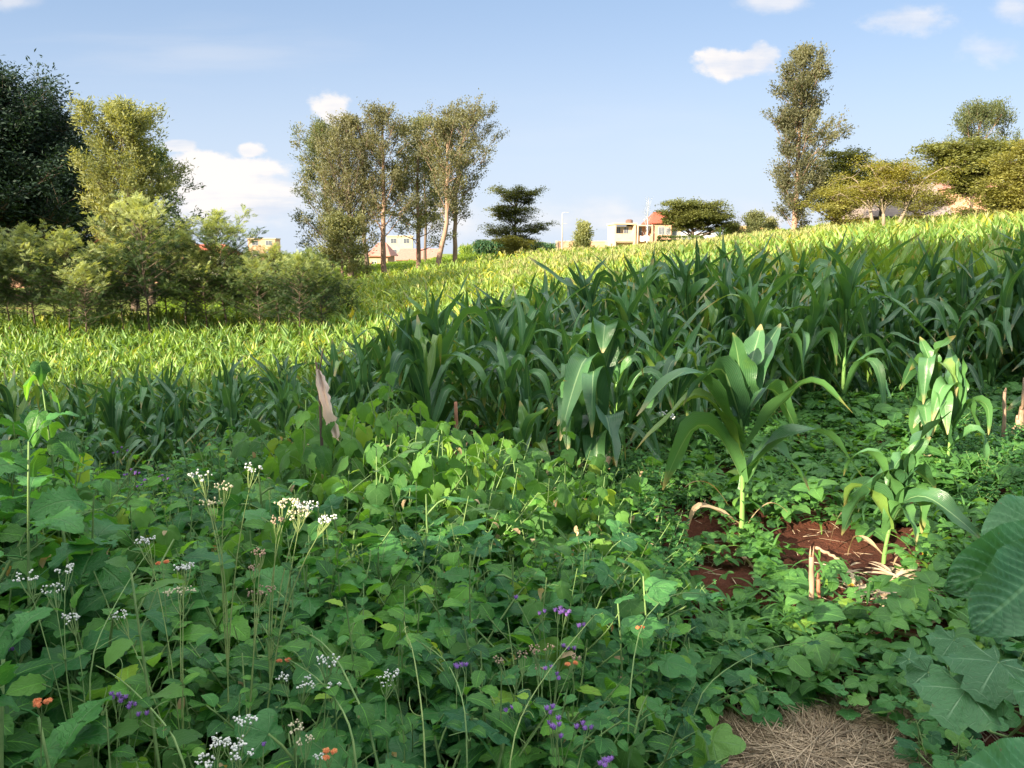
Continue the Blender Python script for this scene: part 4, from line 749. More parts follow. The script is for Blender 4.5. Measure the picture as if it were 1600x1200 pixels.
hero(1380, 3.75, 648, 'shorter maize plant with broad curved leaves in front of the sunlit cluster at right', 235, 11, .078, 1, 0, z0=.34)
hero(1432, 5.3, 520, 'maize plant of the sunlit pair at right, left one with drooping blades', 232, 11, .066, 1, 0, z0=.3)
hero(1478, 5.2, 545, 'maize plant of the sunlit pair at right, right one with a glowing stalk', 230, 11, .062, 1, 0, z0=.34)
hero(680, 6.3, 420, 'tallest maize plant at the left corner of the shaded stand, arching above the skyline', 236, 11, .060, 1, 0, z0=.25)
hero(930, 5.0, 492, 'maize plant with broad bluish blades folded straight down, front of the middle stand', 206, 11, .078, 1, .2)
hero(885, 4.9, 585, 'short maize plant with pale hanging blades in front of the middle stand', 210, 9, .07, 1, 2.2)
hero(812, 5.0, 630, 'small maize plant bending left behind the soft leaved bush', 212, 7, .06, 1, 2.8)
hero(372, 6.4, 560, 'maize plant with one upright pointed blade in the left shaded patch', 209, 10, .06, 0, .4)
hero(1445, 9.0, 398, 'big dark maize plant towering behind the sunlit pair', 216, 13, .07, 0, 1.2)
hero(1490, 9.4, 402, 'dark maize plant beside the big one behind the sunlit pair', 217, 13, .07, 0, .2)
hero(1655, 6.4, 455, 'maize plant cut by the right picture edge', 218, 11, .07, 0, .9)
hero(345, 4.6, 690, 'small broad bladed maize plant behind the white flower stems', 219, 6, .06, 0, .3)
# the rest of the field, as one mass
def plant_T(seed, h, nleaf, ns, nu, wide, upright=0.0):
    rg = np.random.default_rng(seed); st, bl, dy = maize(rg, h, nleaf, ns, nu, wide, sides=4, upright=upright); a = MB(); a.merge(bl); V, F_, U_, R_ = a.arrays(); s = MB(); s.merge(st); SV = s.arrays(); return (V, F_, U_), (SV[0], SV[1], SV[2])
TA = (lambda m: m.arrays()[:3])(MB().inst(DIA, np.tile([0, 0, .88], (9, 1)), frames(rdirs(np.random.default_rng(3), 9, (40, 88))), np.tile([.014, .17, .1], (9, 1)), .5))
LOD = [[plant_T(300 + k, 1.0, 13, 7, 2, .038, .05) for k in range(8)], [plant_T(320 + k, 1.0, 14, 6, 1, .034, .12) for k in range(8)], [plant_T(340 + k, 1.0, 12, 5, 1, .036, .15) for k in range(8)]]
def mass(x, y, hs, mb, lod, tas, mi=0):
    n = len(x); pk = rng.integers(0, 8, n); z = terr(x, y); az = rng.uniform(0, 6.28, n); B_ = frames(np.stack([np.cos(az), np.sin(az), np.zeros(n)], 1), None); rr = rng.random(n)
    for k in range(8):
        s = pk == k; P = np.stack([x[s], y[s], z[s]], 1); sc = hs[s]; mb.inst(LOD[lod][k][0], P, B_[s], sc, rr[s], mi); 
        if lod < 2: mb.inst(LOD[lod][k][1], P, B_[s], sc, rr[s], 1)
    if tas is not None: s = rng.random(n) < tas; mb.inst(TA, np.stack([x[s], y[s], z[s]], 1), B_[s], hs[s] * 1.02, rr[s], 2)
f1 = MB(); xs_, ys_ = x[NI:], y[NI:]; kq = (vnoise(xs_, ys_, 1.1, 35) + .5 * vnoise(xs_, ys_, .4, 36) > .34) | (ys_ < 11); xs_, ys_ = xs_[kq], ys_[kq]
mass(xs_, ys_, mh(pxs(xs_, ys_), ys_) * rng.uniform(.82, 1.1, len(xs_)), f1, 0, None)
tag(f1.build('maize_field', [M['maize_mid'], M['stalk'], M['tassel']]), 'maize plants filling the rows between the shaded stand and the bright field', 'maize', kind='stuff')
f2 = MB(); xb, yb = rows(32, 58, .55, .27, -45, 45); k = in_maize(xb, yb); xb, yb = xb[k], yb[k]; k = vnoise(xb, yb, 1.6, 31) + .5 * vnoise(xb, yb, .5, 32) > .46; xb, yb = xb[k], yb[k]
pb = pxs(xb, yb); mass(xb, yb, mh(pb, yb) * rng.uniform(.82, 1.12, len(xb)), f2, 1, np.where((pb > 780) & (pb < 1300), .35, .06))
xc, yc = rows(58, 112, .75, .42, -60, 75); k = in_maize(xc, yc) & (pxs(xc, yc) > 720); xc, yc = xc[k], yc[k]; pb = pxs(xc, yc); mass(xc, yc, mh(pb, yc) * rng.uniform(.82, 1.12, len(xc)), f2, 2, np.where(pb < 1150, .25, .08))
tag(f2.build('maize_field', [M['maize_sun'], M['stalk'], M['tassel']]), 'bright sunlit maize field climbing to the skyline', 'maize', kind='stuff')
print('MASS', len(xs_), len(xb), len(xc))
f3 = MB(); xq = rng.uniform(-4, 5, 420); yq = rng.uniform(88, 94, 420); pq = pxs(xq, yq); k = (pq > 735) & (pq < 862); xq, yq = xq[k], yq[k]; mass(xq, yq, np.full(len(xq), 1.9), f3, 2, None)
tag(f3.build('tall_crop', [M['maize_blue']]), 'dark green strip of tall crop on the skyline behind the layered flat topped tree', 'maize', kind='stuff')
# low crops and grass tufts on the open slope
cr = MB(); n = 26000; Yq = rng.uniform(34, 92, n); pq = rng.uniform(250, 1010, n); xq = (pq - 800) / FPX * (Yq * cp + 1.6 * sp + 2 * sp); k = crop_zone(xq, Yq) & (vnoise(xq, Yq, 5, 7) + rng.normal(0, .15, n) > .30); xq, Yq = xq[k], Yq[k]; n = len(xq)
zq = terr(xq, Yq); P = np.stack([xq, Yq, zq + rng.uniform(0, .28, n)], 1)
for j in range(5): cr.inst(DIA, P + rng.normal(0, .12, (n, 3)) * [1, 1, .4], frames(rdirs(rng, n, (5, 70))), rng.uniform(.6, 1.3, n)[:, None] * np.array([.13, .20, .2]), rng.random(n))
tag(cr.build('low_crop', M['crop']), 'low bright green crop and grass on the open slope under the tall trees', 'low crop', kind='stuff')
# ------------------------------------------------------------------ leafy weeds of the foreground
OV = [strip_leaf(.30, 9, 4, .40, d, .18, .10, .06, .0, seed=k) for k, d in enumerate((.35, .6, .85))]
OVs = [strip_leaf(.33, 6, 2, .42, d, .18, 0, .05, .0, seed=k) for k, d in enumerate((.3, .6, .9))]
HT = [polar_leaf(heart, 22, 3, .55, d, .03, k, .012, 7) for k, d in enumerate((.35, .6, .8))]
LB = [polar_leaf(lambda a: lobed(a, 5, .34, .035), 52, 5, .25, d, .05, k, .05, 5) for k, d in enumerate((.2, .4, .55))]
LB7 = [polar_leaf(lambda a: lobed(a, 7, .22, .03), 44, 3, .15, d, .04, k, .03, 7) for k, d in enumerate((.15, .3, .45))]
TD = [strip_leaf(.27, 18, 4, .45, d, .12, .14, .16, .0, seed=k, quilt=.006) for k, d in enumerate((.4, .65, .9))]
def herb(seed, h, kind, spread=.16):
    """branching leafy herb; returns stem and leaf collectors"""
    rg = np.random.default_rng(seed); st = MB(); lf = MB(); K = dict(
        herb=(OV, .100, .060, 4, 'alt'), small=(OVs, .058, .042, 6, 'opp'), heart=(HT, .175, .080, 3, 'alt'), lobe=(LB, .14, .075, 2, 'alt'), toothed=(TD, .20, .075, 2, 'alt'), tiny=(OVs, .030, .028, 7, 'opp'))[kind]
    T_, ls, gap, nb, arr = K
    axes = [(np.zeros(3), np.array([rg.normal(0, .12), rg.normal(0, .12), 1.]), h)]
    for b_ in range(nb):
        q = rg.uniform(.12, .7); az = rg.uniform(0, 6.28); d = np.array([math.cos(az), math.sin(az), rg.uniform(.6, 1.3)]); d /= np.linalg.norm(d); axes.append((np.array([0, 0, h * q]) + axes[0][1] * 0, d, h * (1.05 - q) * rg.uniform(.7, 1.0)))
    for a, d, L in axes:
        n = 7; c = a + d * L * .6; e = a + d * L; e[2] = min(e[2] + L * .12, h * 1.05); B_ = bez(a, c + rg.normal(0, .02, 3), e, n); st.add(*tube(B_, np.linspace(.0042, .0016, n) * (1.5 if kind in ('lobe', 'toothed', 'heart') else 1), 4, False))
        m = max(3, int(L / gap)); az = rg.uniform(0, 6.28)
        for i in range(m):
            s = .18 + .82 * (i + rg.uniform(0, .6)) / m; s = min(s, 1.); p_ = np.array([np.interp(s, np.linspace(0, 1, n), B_[:, k]) for k in range(3)])
            for sd_ in ((0,) if arr == 'alt' else (0, math.pi)):
                az_ = az + sd_ + rg.normal(0, .3); el = math.radians(rg.uniform(-28, 28) + 38 * max(0, s - .75) * 4 * .5); dr = np.array([math.cos(az_) * math.cos(el), math.sin(az_) * math.cos(el), math.sin(el)])
                sz = ls * (1.15 - .55 * s ** 3) * rg.uniform(.65, 1.2) * (.55 if s > .96 else 1); pl = sz * (.55 if kind in ('heart', 'lobe') else .18); p1 = p_ + dr * pl + np.array([0, 0, pl * .25]); st.add(*tube([p_, (p_ + p1) / 2 + [0, 0, pl * .1], p1], .0012 if kind != 'lobe' else .0025, 4, False))
                if kind == 'heart': dr = dr * [.8, .8, 0] + [0, 0, rg.uniform(-1.1, -.25)]
                elif kind in ('lobe',): dr = dr + [0, 0, rg.uniform(-.5, .1)]
                lf.inst(T_[rg.integers(0, 3)], [p1], frames([dr], [[rg.normal(0, .25), rg.normal(0, .25), 1.]], rg.normal(0, .25, 1)), sz, rg.random(1))
            az += 2.4 if arr == 'alt' else math.pi / 2
    return st, lf
KM = dict(herb='herb', small='herb2', heart='soft', lobe='lobe', toothed='toothed', tiny='herb2')
HP_ = {}
for kd, hh_ in (('herb', .7), ('small', .6), ('heart', .75), ('lobe', .38), ('toothed', .65), ('tiny', .35)):
    HP_[kd] = []
    for v in range(6):
        st, lf = herb(1000 + v + 17 * len(kd), hh_, kd); HP_[kd].append((st.mesh('stem', M['hstem']), lf.mesh('leaves', M[KM[kd]]), hh_))
NAM = dict(herb='leafy_weed', small='small_leaved_weed', heart='soft_leaved_bush', lobe='lobed_leaved_vine', toothed='toothed_leaf_weed', tiny='fine_leaved_weed')
def put_herb(kd, P, h, label, group, rg, cat='weed'):
    ms, ml, h0 = HP_[kd][int(rg.integers(0, 6))]; r = empty(NAM[kd], P, label, cat, group, rg.uniform(0, 6.28)); r.rotation_euler = (rg.normal(0, .10), rg.normal(0, .10), rg.uniform(0, 6.28))
    s = h / h0; s2 = s ** .6; r.scale = (s2, s2, s)
    for nm, me in (('stem', ms), ('leaves', ml)):
        c = bpy.data.objects.new(nm, me); COL.objects.link(c); c.parent = r
    return r
HX = [-100, 100, 200, 400, 600, 800, 950, 1050, 1200, 1450, 1600, 1700]; HY = [1.1, 2, 3, 4, 5, 6.6]
HT_ = np.array([[.64, .62, .60, .58, .56, .55, .48, .20, .10, .10, .15, .2], [.90, .84, .72, .62, .60, .58, .50, .36, .22, .20, .30, .35], [.98, .86, .62, .64, .64, .60, .48, .30, .14, .14, .28, .35],
                [.80, .66, .42, .72, .92, .62, .42, .28, .15, .15, .26, .3], [.60, .50, .36, .66, .74, .40, .34, .30, .2, .2, .3, .34], [.35, .30, .28, .30, .30, .28, .28, .26, .24, .24, .28, .3]])
def HC(px, Y):
    r_ = [np.interp(px, HX, row) for row in HT_]; return float(np.interp(Y, HY, r_))
rg = np.random.default_rng(77); cnt = {}
def scatter(kd, n, pr, yr, lab, grp, hs=(.70, 1.15), cond=None, mind=.10, cat='weed'):
    got = []; tries = 0
    while len(got) < n and tries < n * 40:
        tries += 1; Y = math.sqrt(rg.uniform(yr[0] ** 2, yr[1] ** 2)); px = rg.uniform(*pr)
        if cond and not cond(px, Y): continue
        P = gp(px, Y)
        if any((P[0] - g_[0]) ** 2 + (P[1] - g_[1]) ** 2 < mind * mind for g_ in got): continue
        f_ = rg.uniform(*hs); got.append(P); l = (lab(px, Y) if callable(lab) else lab); mdl = (hs[0] + hs[1]) / 2
        put_herb(kd, (P[0], P[1], P[2] - .01), max(.12, HC(px, Y) * f_), ('tall ' if f_ > mdl * 1.12 else 'low ' if f_ < mdl * .88 else '') + l, grp, rg, cat)
WHERE = [(90, 'at the left picture edge'), (200, 'left of the white flower stems'), (330, 'around the white flower stems'), (450, 'around the tall yellowish flower stems'), (600, 'right of the cream flower cluster'), (760, 'left of the purple flowers'), (900, 'among the purple flowers'), (1060, 'left of the open red soil'), (1200, 'below the tall single maize'), (1340, 'between the two single maize plants'), (1480, 'below the shorter single maize'), (9999, 'by the right picture edge')]
def side(a): return lambda px, Y: a + (' close to the camera, ' if Y < 1.9 else ' farther back, ' if Y > 3.2 else ' ') + next(w_ for q_, w_ in WHERE if px < q_)
scatter('herb', 185, (-80, 1040), (1.15, 4.6), side('oval leaved green weed'), 'oval leaved weeds of the foreground tangle', (.68, 1.18), lambda px, Y: not (430 < px < 960 and Y > 3.15), .12)
scatter('small', 150, (-80, 1040), (1.15, 5.0), side('small leaved bushy weed'), 'small leaved weeds of the foreground tangle', (.68, 1.18), lambda px, Y: not (430 < px < 960 and Y > 3.15), .12)
scatter('heart', 46, (430, 960), (3.1, 4.7), (lambda px, Y: 'drooping heart leaved bush ' + ('in front' if Y < 3.6 else 'in the middle' if Y < 4.1 else 'at the back') + ' of the soft clump, ' + ('by the cloth strip' if px < 540 else 'by the pale broad leaf' if px < 630 else 'before the reddish stake' if px < 730 else 'under the sunlit heart leaves' if px < 830 else 'before the folded bluish blades')), 'soft heart leaved bushes', (.85, 1.08), None, .18, 'bush')
scatter('heart', 9, (-60, 110), (2.2, 3.4), 'heart leaved plant near the left picture edge', 'soft heart leaved bushes', (.8, 1.0), None, .2, 'bush')
scatter('heart', 10, (180, 480), (2.6, 4.6), (lambda px, Y: 'heart leaved plant between the white flower stems and the left maize, ' + ('far left' if px < 260 else 'behind the cream heads' if px > 400 else 'behind the tallest stems')), 'soft heart leaved bushes', (.8, 1.0), None, .2, 'bush')
scatter('lobe', 44, (980, 1500), (1.9, 2.75), side('sprawling lobed leaved plant'), 'lobed leaved plants', (.7, 1.0), lambda px, Y: not (1075 < px < 1470 and Y < 2.42), .12, 'plant')
scatter('lobe', 22, (380, 1000), (1.4, 3.2), side('pale lobed leaved plant'), 'lobed leaved plants', (.85, 1.1), None, .2, 'plant')
scatter('lobe', 12, (1400, 1680), (1.8, 2.8), 'lobed leaved plant under the big ribbed leaves at right', 'lobed leaved plants', (.8, 1.1), None, .15, 'plant')
scatter('toothed', 14, (300, 900), (1.2, 2.6), side('coarse long leaved weed'), 'coarse toothed weeds', (.8, 1.05), None, .2)
scatter('lobe', 26, (380, 1000), (1.3, 3.0), side('spreading lobed leaved plant'), 'lobed leaved plants', (.7, 1.0), None, .2, 'plant')
scatter('heart', 16, (0, 1000), (1.3, 3.0), side('soft heart leaved weed'), 'soft heart leaved weeds of the tangle', (.8, 1.1), None, .25)
scatter('toothed', 12, (-90, 300), (1.15, 3.2), side('coarse toothed leaved weed'), 'coarse toothed weeds', (.9, 1.1), None, .25)
scatter('tiny', 40, (100, 400), (3.6, 6.2), side('fine leaved thicket weed'), 'fine leaved weeds', (.9, 1.3), None, .12)
def open_soil(px, Y): return ((1000 < px < 1250) and 3.5 < Y < 4.5) or (1330 < px < 1500 and 3.2 < Y < 4.1) or (1230 < px < 1340 and 3.5 < Y < 4.3)
scatter('tiny', 150, (960, 1700), (2.7, 8.2), side('fine leaved weed among beans'), 'fine leaved weeds', (.5, 1.0), lambda px, Y: not open_soil(px, Y), .12)
scatter('small', 60, (1480, 1700), (4.2, 7.5), side('bright bushy weed'), 'small leaved weeds at right', (.6, 1.1), None, .15)
scatter('herb', 40, (980, 1700), (5.0, 8.5), side('oval leaved weed among beans'), 'oval leaved weeds at right', (.6, 1.1), lambda px, Y: not open_soil(px, Y), .18)
# undergrowth that fills the tangle, and the carpet of young beans
ug = MB(); n = 26000; Yq = np.sqrt(rg.uniform(1.05 ** 2, 5.6 ** 2, n)); pq = rg.uniform(-120, 1060, n); ok = pq < np.interp(Yq, [1, 2.2, 3, 4.6, 6], [1040, 1050, 990, 960, 1060]); Yq, pq = Yq[ok], pq[ok]; n = len(Yq)
xq = (pq - 800) / FPX * (Yq * cp + 1.2 * sp); hc = np.array([HC(a, b_) for a, b_ in zip(pq, Yq)]); zq = terr(xq, Yq) + hc * (rg.random(n) ** .8) * .55; P = np.stack([xq, Yq, zq], 1); k3 = rg.integers(0, 3, n); sz = rg.uniform(.03, .075, n); D = rdirs(rg, n, (-35, 30))
for k in range(3): s = k3 == k; ug.inst(OVs[k], P[s], frames(D[s], None, rg.normal(0, .3, s.sum())), sz[s], rg.random(s.sum()))
for k in range(0, n, 14):
    p_ = P[k]; g0 = tz(p_[0], p_[1]); ug.add(*tube(bez((p_[0] + rg.normal(0, .05), p_[1] + rg.normal(0, .05), g0), (p_[0], p_[1], (g0 + p_[2]) / 2), p_, 4), [.003, .0025, .002, .0012], 4, False), rg.random(), 1)
tag(ug.build('weed_undergrowth', [M['herb2'], M['hstem']]), 'dense green weed undergrowth filling the left and middle foreground', 'undergrowth', kind='stuff')
dl = MB(); n = 420; Yq = np.sqrt(rg.uniform(1.2 ** 2, 5.0 ** 2, n)); pq = rg.uniform(-50, 1050, n); xq = (pq - 800) / FPX * (Yq * cp + 1.2 * sp); hc = np.array([HC(a, b_) for a, b_ in zip(pq, Yq)]); P = np.stack([xq, Yq, terr(xq, Yq) + hc * rg.uniform(.45, .92, n)], 1)
for k in range(3): s = np.arange(n) % 3 == k; dl.inst(OVs[k], P[s], frames(rdirs(rg, s.sum(), (-80, -10))), rg.uniform(.025, .06, s.sum()) [:, None] * np.array([.7, 1, 1.4]), rg.random(s.sum()))
tag(dl.build('withered_leaves', M['dry']), 'small withered brown leaves caught among the foreground weeds', 'dead leaves', kind='stuff')
TRI = (lambda m: m.arrays()[:3])(MB().inst(OVs[1], [(0, .35, .0), (.0, .33, 0), (0, .33, 0)], frames([(0, 1, .05), (.95, .25, -.05), (-.95, .25, -.05)]), np.array([.75, .65, .65]), .5).add(np.array([(-.01, 0, 0), (.01, 0, 0), (.01, .36, 0), (-.01, .36, 0)]), [(0, 1, 2, 3)]))
bn = MB(); n = 26000; Yq = np.sqrt(rg.uniform(2.3 ** 2, 10.5 ** 2, n)); pq = rg.uniform(880, 1720, n); xq = (pq - 800) / FPX * (Yq * cp + 1.5 * sp); cl_n = vnoise(xq, Yq, .32, 21) + .4 * vnoise(xq, Yq, .11, 22)
os_ = np.array([open_soil(a, b_) for a, b_ in zip(pq, Yq)]); straw_zone = ((pq > 1050) & (pq < 1490) & (Yq < 2.48)); ok = (cl_n > np.where(os_, .92, .42)) & ~straw_zone & ~((pq < 960) & (Yq < 4.2)); xq, Yq, pq = xq[ok], Yq[ok], pq[ok]; n = len(xq)
P = np.stack([xq, Yq, terr(xq, Yq) + micro(xq, Yq) + .015 + rg.random(n) * (.07 + .17 * vnoise(xq, Yq, .5, 23))], 1); az = rg.uniform(0, 6.28, n); el = rg.uniform(-.35, .5, n); D = np.stack([np.cos(az) * np.cos(el), np.sin(az) * np.cos(el), np.sin(el)], 1)
kk = rg.random(n); k = kk < .62; szz = rg.uniform(.03, .062, n) * (1 + 1.1 * (rg.random(n) < .22))
bn.inst(TRI, P[k], frames(D[k], None, rg.normal(0, .3, k.sum())), szz[k] * 1.5, rg.random(k.sum()))
for j in range(3): k2 = (kk >= .62) & (kk < .90) & (np.arange(n) % 3 == j); bn.inst(OVs[j], P[k2] + [0, 0, .02], frames(D[k2], None, rg.normal(0, .4, k2.sum())), szz[k2] * 1.3, rg.random(k2.sum()))
BLD = strip_leaf(.035, 5, 1, .3, .9, .2); k2 = kk >= .90
for j in range(4): d_ = rdirs(rg, k2.sum(), (20, 80)); bn.inst(BLD, P[k2] * [1, 1, 1] - [0, 0, .02], frames(d_), rg.uniform(.08, .22, k2.sum()), rg.random(k2.sum()))
tag(bn.build('bean_carpet', [M['bean']]), 'carpet of young three leaved beans and weeds over the red soil at right', 'ground cover', kind='stuff')
# carpet below the near maize, left and middle
bn = MB(); n = 14000; Yq = np.sqrt(rg.uniform(4.6 ** 2, 12 ** 2, n)); pq = rg.uniform(-100, 900, n); xq = (pq - 800) / FPX * (Yq * cp + 1.8 * sp); P = np.stack([xq, Yq, terr(xq, Yq) + .02 + rg.random(n) * .28], 1)
k3 = rg.integers(0, 3, n); D = rdirs(rg, n, (-25, 40))
for k in range(3): s = k3 == k; bn.inst(OVs[k], P[s], frames(D[s]), rg.uniform(.05, .11, s.sum()), rg.random(s.sum()))
tag(bn.build('weeds_under_maize', [M['herb2']]), 'low weeds growing between the stalks of the shaded maize', 'ground cover', kind='stuff')

# straw heap and dry litter
ST = (lambda V_, F_, U_: (V_, F_, U_))(*tube([(0, 0, 0), (.0, .35, .02), (0, .7, .015), (0, 1, 0)], [.5, .5, .45, .3], 4))
def straw(n, pos, size, wdt, rg, up=(-12, 22)):
    mb = MB(); D_ = rdirs(rg, n, up); mb.inst(ST, pos - D_ * size[:, None] * .5, frames(D_), np.stack([wdt, size, wdt * .6], 1), rg.random(n)); return mb
n = 7500; c0 = gray(1240, 1195); c1 = gray(1400, 1135); a = rg.uniform(0, 6.28, n); q = np.sqrt(rg.random(n)); half = rg.random(n) < .72
xx = np.where(half, c0[0] + np.cos(a) * q * .36, c1[0] + np.cos(a) * q * .30); yy = np.where(half, c0[1] - .06 + np.sin(a) * q * .24, c1[1] + np.sin(a) * q * .12)
kk = vnoise(xx, yy, .10, 41) + .5 * q * 0 > .22 + .35 * (q ** 3); xx, yy = xx[kk], yy[kk]; n = len(xx)
hgt = .045 * np.exp(-(((xx - c0[0]) / .30) ** 2 + ((yy - c0[1] + .05) / .20) ** 2)) ; P = np.stack([xx, yy, terr(xx, yy) + .015 + hgt * rg.uniform(.75, 1.1, n) + rg.random(n) * .02], 1)
mb = straw(n, P, rg.uniform(.08, .34, n), rg.uniform(.0022, .0055, n), rg, (-5, 6))
n2 = 900; a2 = rg.uniform(0, 6.28, n2); q2 = 1 + np.abs(rg.normal(0, .28, n2)); P2 = np.stack([c0[0] + np.cos(a2) * q2 * .34 + .05, c0[1] - .05 + np.sin(a2) * q2 * .23, np.zeros(n2)], 1); P2[:, 2] = terr(P2[:, 0], P2[:, 1]) + micro(P2[:, 0], P2[:, 1]) + .02
D2 = rdirs(rg, n2, (-5, 12)); S2 = rg.uniform(.05, .22, n2); mb.inst(ST, P2 - D2 * S2[:, None] * .5, frames(D2), np.stack([rg.uniform(.002, .007, n2), S2, rg.uniform(.001, .003, n2)], 1), rg.random(n2))
tag(mb.build('straw_heap', [M['straw']]), 'heap of dry pale straw at the bottom edge right of centre', 'straw', kind='stuff')
n = 600; Yq = np.sqrt(rg.uniform(2.3 ** 2, 6.5 ** 2, n)); pq = rg.uniform(980, 1640, n); xq = (pq - 800) / FPX * (Yq * cp + 1.55 * sp); P = np.stack([xq, Yq, terr(xq, Yq) + micro(xq, Yq) + .012], 1)
mb = straw(n, P, rg.uniform(.03, .15, n), rg.uniform(.002, .006, n), rg, (-6, 8))
c2 = gray(1435, 945); n = 260; P = np.stack([c2[0] + rg.normal(0, .13, n), c2[1] + rg.normal(0, .09, n), np.zeros(n)], 1); P[:, 2] = terr(P[:, 0], P[:, 1]) + micro(P[:, 0], P[:, 1]) + .02 + rg.random(n) * .03; mb.inst(strip_leaf(.07, 5, 2, .5, .3, .3), P, frames(rdirs(rg, n, (-10, 15))), rg.uniform(.07, .2, n), rg.random(n))
tag(mb.build('dry_litter', [M['straw']]), 'scattered dry straw and leaf litter on the red soil', 'litter', kind='stuff')

# single dry stalks, stubs and sticks
def stick(name, pts, r0, r1, label, cat, mat='stick', jag=.0, sides=6, group=None):
    pts = np.array(pts); b0 = pts[0].copy(); mb = MB(); n = 9; t_ = np.linspace(0, 1, n); B_ = np.stack([np.interp(t_, np.linspace(0, 1, len(pts)), pts[:, k] - b0[k]) for k in range(3)], 1); B_[1:-1] += rg.normal(0, r0 * .25, (n - 2, 3))
    rr_ = np.linspace(r0, r1, n) * (1 + .15 * (np.arange(n) % 3 == 0)); mb.add(*tube(B_, rr_, sides))
    if jag:
        for k in range(4): o1 = rdirs(rg, 1, (0, 10))[0] * r0 * .6; mb.add(*tube([B_[-1] + o1 * .8, B_[-1] + o1 + [0, 0, jag * rg.uniform(.4, 1)]], [r1 * .5, r1 * .1], 4))
    o = mb.build(name, M[mat], None, True, b0); return tag(o, label, cat, group)
g0 = gray(1266, 1000); stick('cut_maize_stub', [g0, at(1268, 870, g0[1])], .011, .010, 'upright split dead stalk stub standing in the beans right of centre', 'stub', jag=.05)
g0 = gray(1276, 990); stick('cut_maize_stub', [g0, at(1279, 905, g0[1])], .009, .008, 'shorter dark stub leaning against the split dead stalk', 'stub', 'redstick', jag=.03)
for a, b_, c_, d_, r_, lb in [(1577, 708, 1592, 655, .028, 'thick pale stub leaning right at the right edge, sunlit'), (1592, 706, 1597, 640, .024, 'pale upright stub right of the leaning one at the right edge'), (1571, 668, 1570, 612, .014, 'thin grey stub behind the pale ones at right'), (1596, 640, 1601, 590, .012, 'thin tall stub at the very right edge')]:
    P0 = at(a, b_, 5.9); P0[2] = tz(P0[0], P0[1]); stick('cut_maize_stub', [P0, at(c_, d_, 5.9)], r_, r_ * .8, lb, 'stub', jag=.04, group='cut stubs at the right edge')
P0 = gp(711, 5.0); stick('garden_stake', [P0, at(712, 628, 5.0)], .016, .012, 'reddish brown upright stake between soft leaved bush and maize', 'stake', 'redstick')
for a, b_, c_, d_, lb in [(1120, 845, 1140, 862, 'short pale broken stalk lying on the red soil left of the tall single maize'), (1150, 875, 1182, 900, 'broken stalk lying on the soil below the tall single maize'), (1275, 868, 1310, 888, 'dry stalk lying behind the split stub'), (1040, 1020, 1065, 1005, 'pale twig among the lobed leaves'), (1090, 905, 1100, 870, 'grey twig on the soil at the left of the open patch'), (1380, 1000, 1480, 1012, 'long dry stalk lying between beans and lobed leaves at right'), (1345, 990, 1372, 1020, 'slanting pale twig under the beans at right')]:
    p0, p1 = gray(a, b_), gray(c_, d_); p0[2] += .03; p1[2] += .03; stick('fallen_stalk', [p0, p1], .009, .007, lb, 'stalk', 'stick')
def arch(px0, py0, px1, py1, Y, hgt, lb, w_=.018):
    a, c = at(px0, py0, Y), at(px1, py1, Y); b_ = (a + c) / 2 + [0, .03, hgt * 2]; B_ = bez(a, b_, c, 12); T_ = norm(np.gradient(B_, axis=0)); X = norm(np.cross(T_, [0, .2, 1.])); s = np.linspace(0, 1, 12); wd = w_ * np.sin(np.pi * (s * .86 + .07)) ** .6 * (.7 + .3 * np.sin(s * 13)); us = np.linspace(-1, 1, 3)
    V_ = B_[:, None] + us[None, :, None] * wd[:, None, None] * X[:, None] + np.abs(us)[None, :, None] * .35 * wd[:, None, None] * np.array([0, 0, 1]); mb = MB(); mb.add(V_.reshape(-1, 3) - a, grid_faces(11, 2), np.stack(np.broadcast_arrays(us[None] * .5 + .5, s[:, None]), -1).reshape(-1, 2), .6)
    tag(mb.build('dry_maize_leaf', M['dry'], None, True, a), lb, 'dry leaf', 'dry maize leaves arching over the soil')
arch(1164, 828, 1230, 800, 4.2, .09, 'dry leaf arching right from the foot of the tall single maize')
arch(1296, 852, 1330, 815, 4.0, .10, 'pale dry leaf hooked over the soil between the two single maize plants')
arch(1395, 885, 1438, 893, 3.7, .10, 'curled dry leaf right of the foot of the shorter single maize')
arch(1070, 762, 1138, 790, 4.4, .08, 'pale withered leaf hanging left of the tall single maize')
arch(1470, 780, 1430, 800, 4.6, .07, 'dry leaf between the shorter single maize and the beans at right')

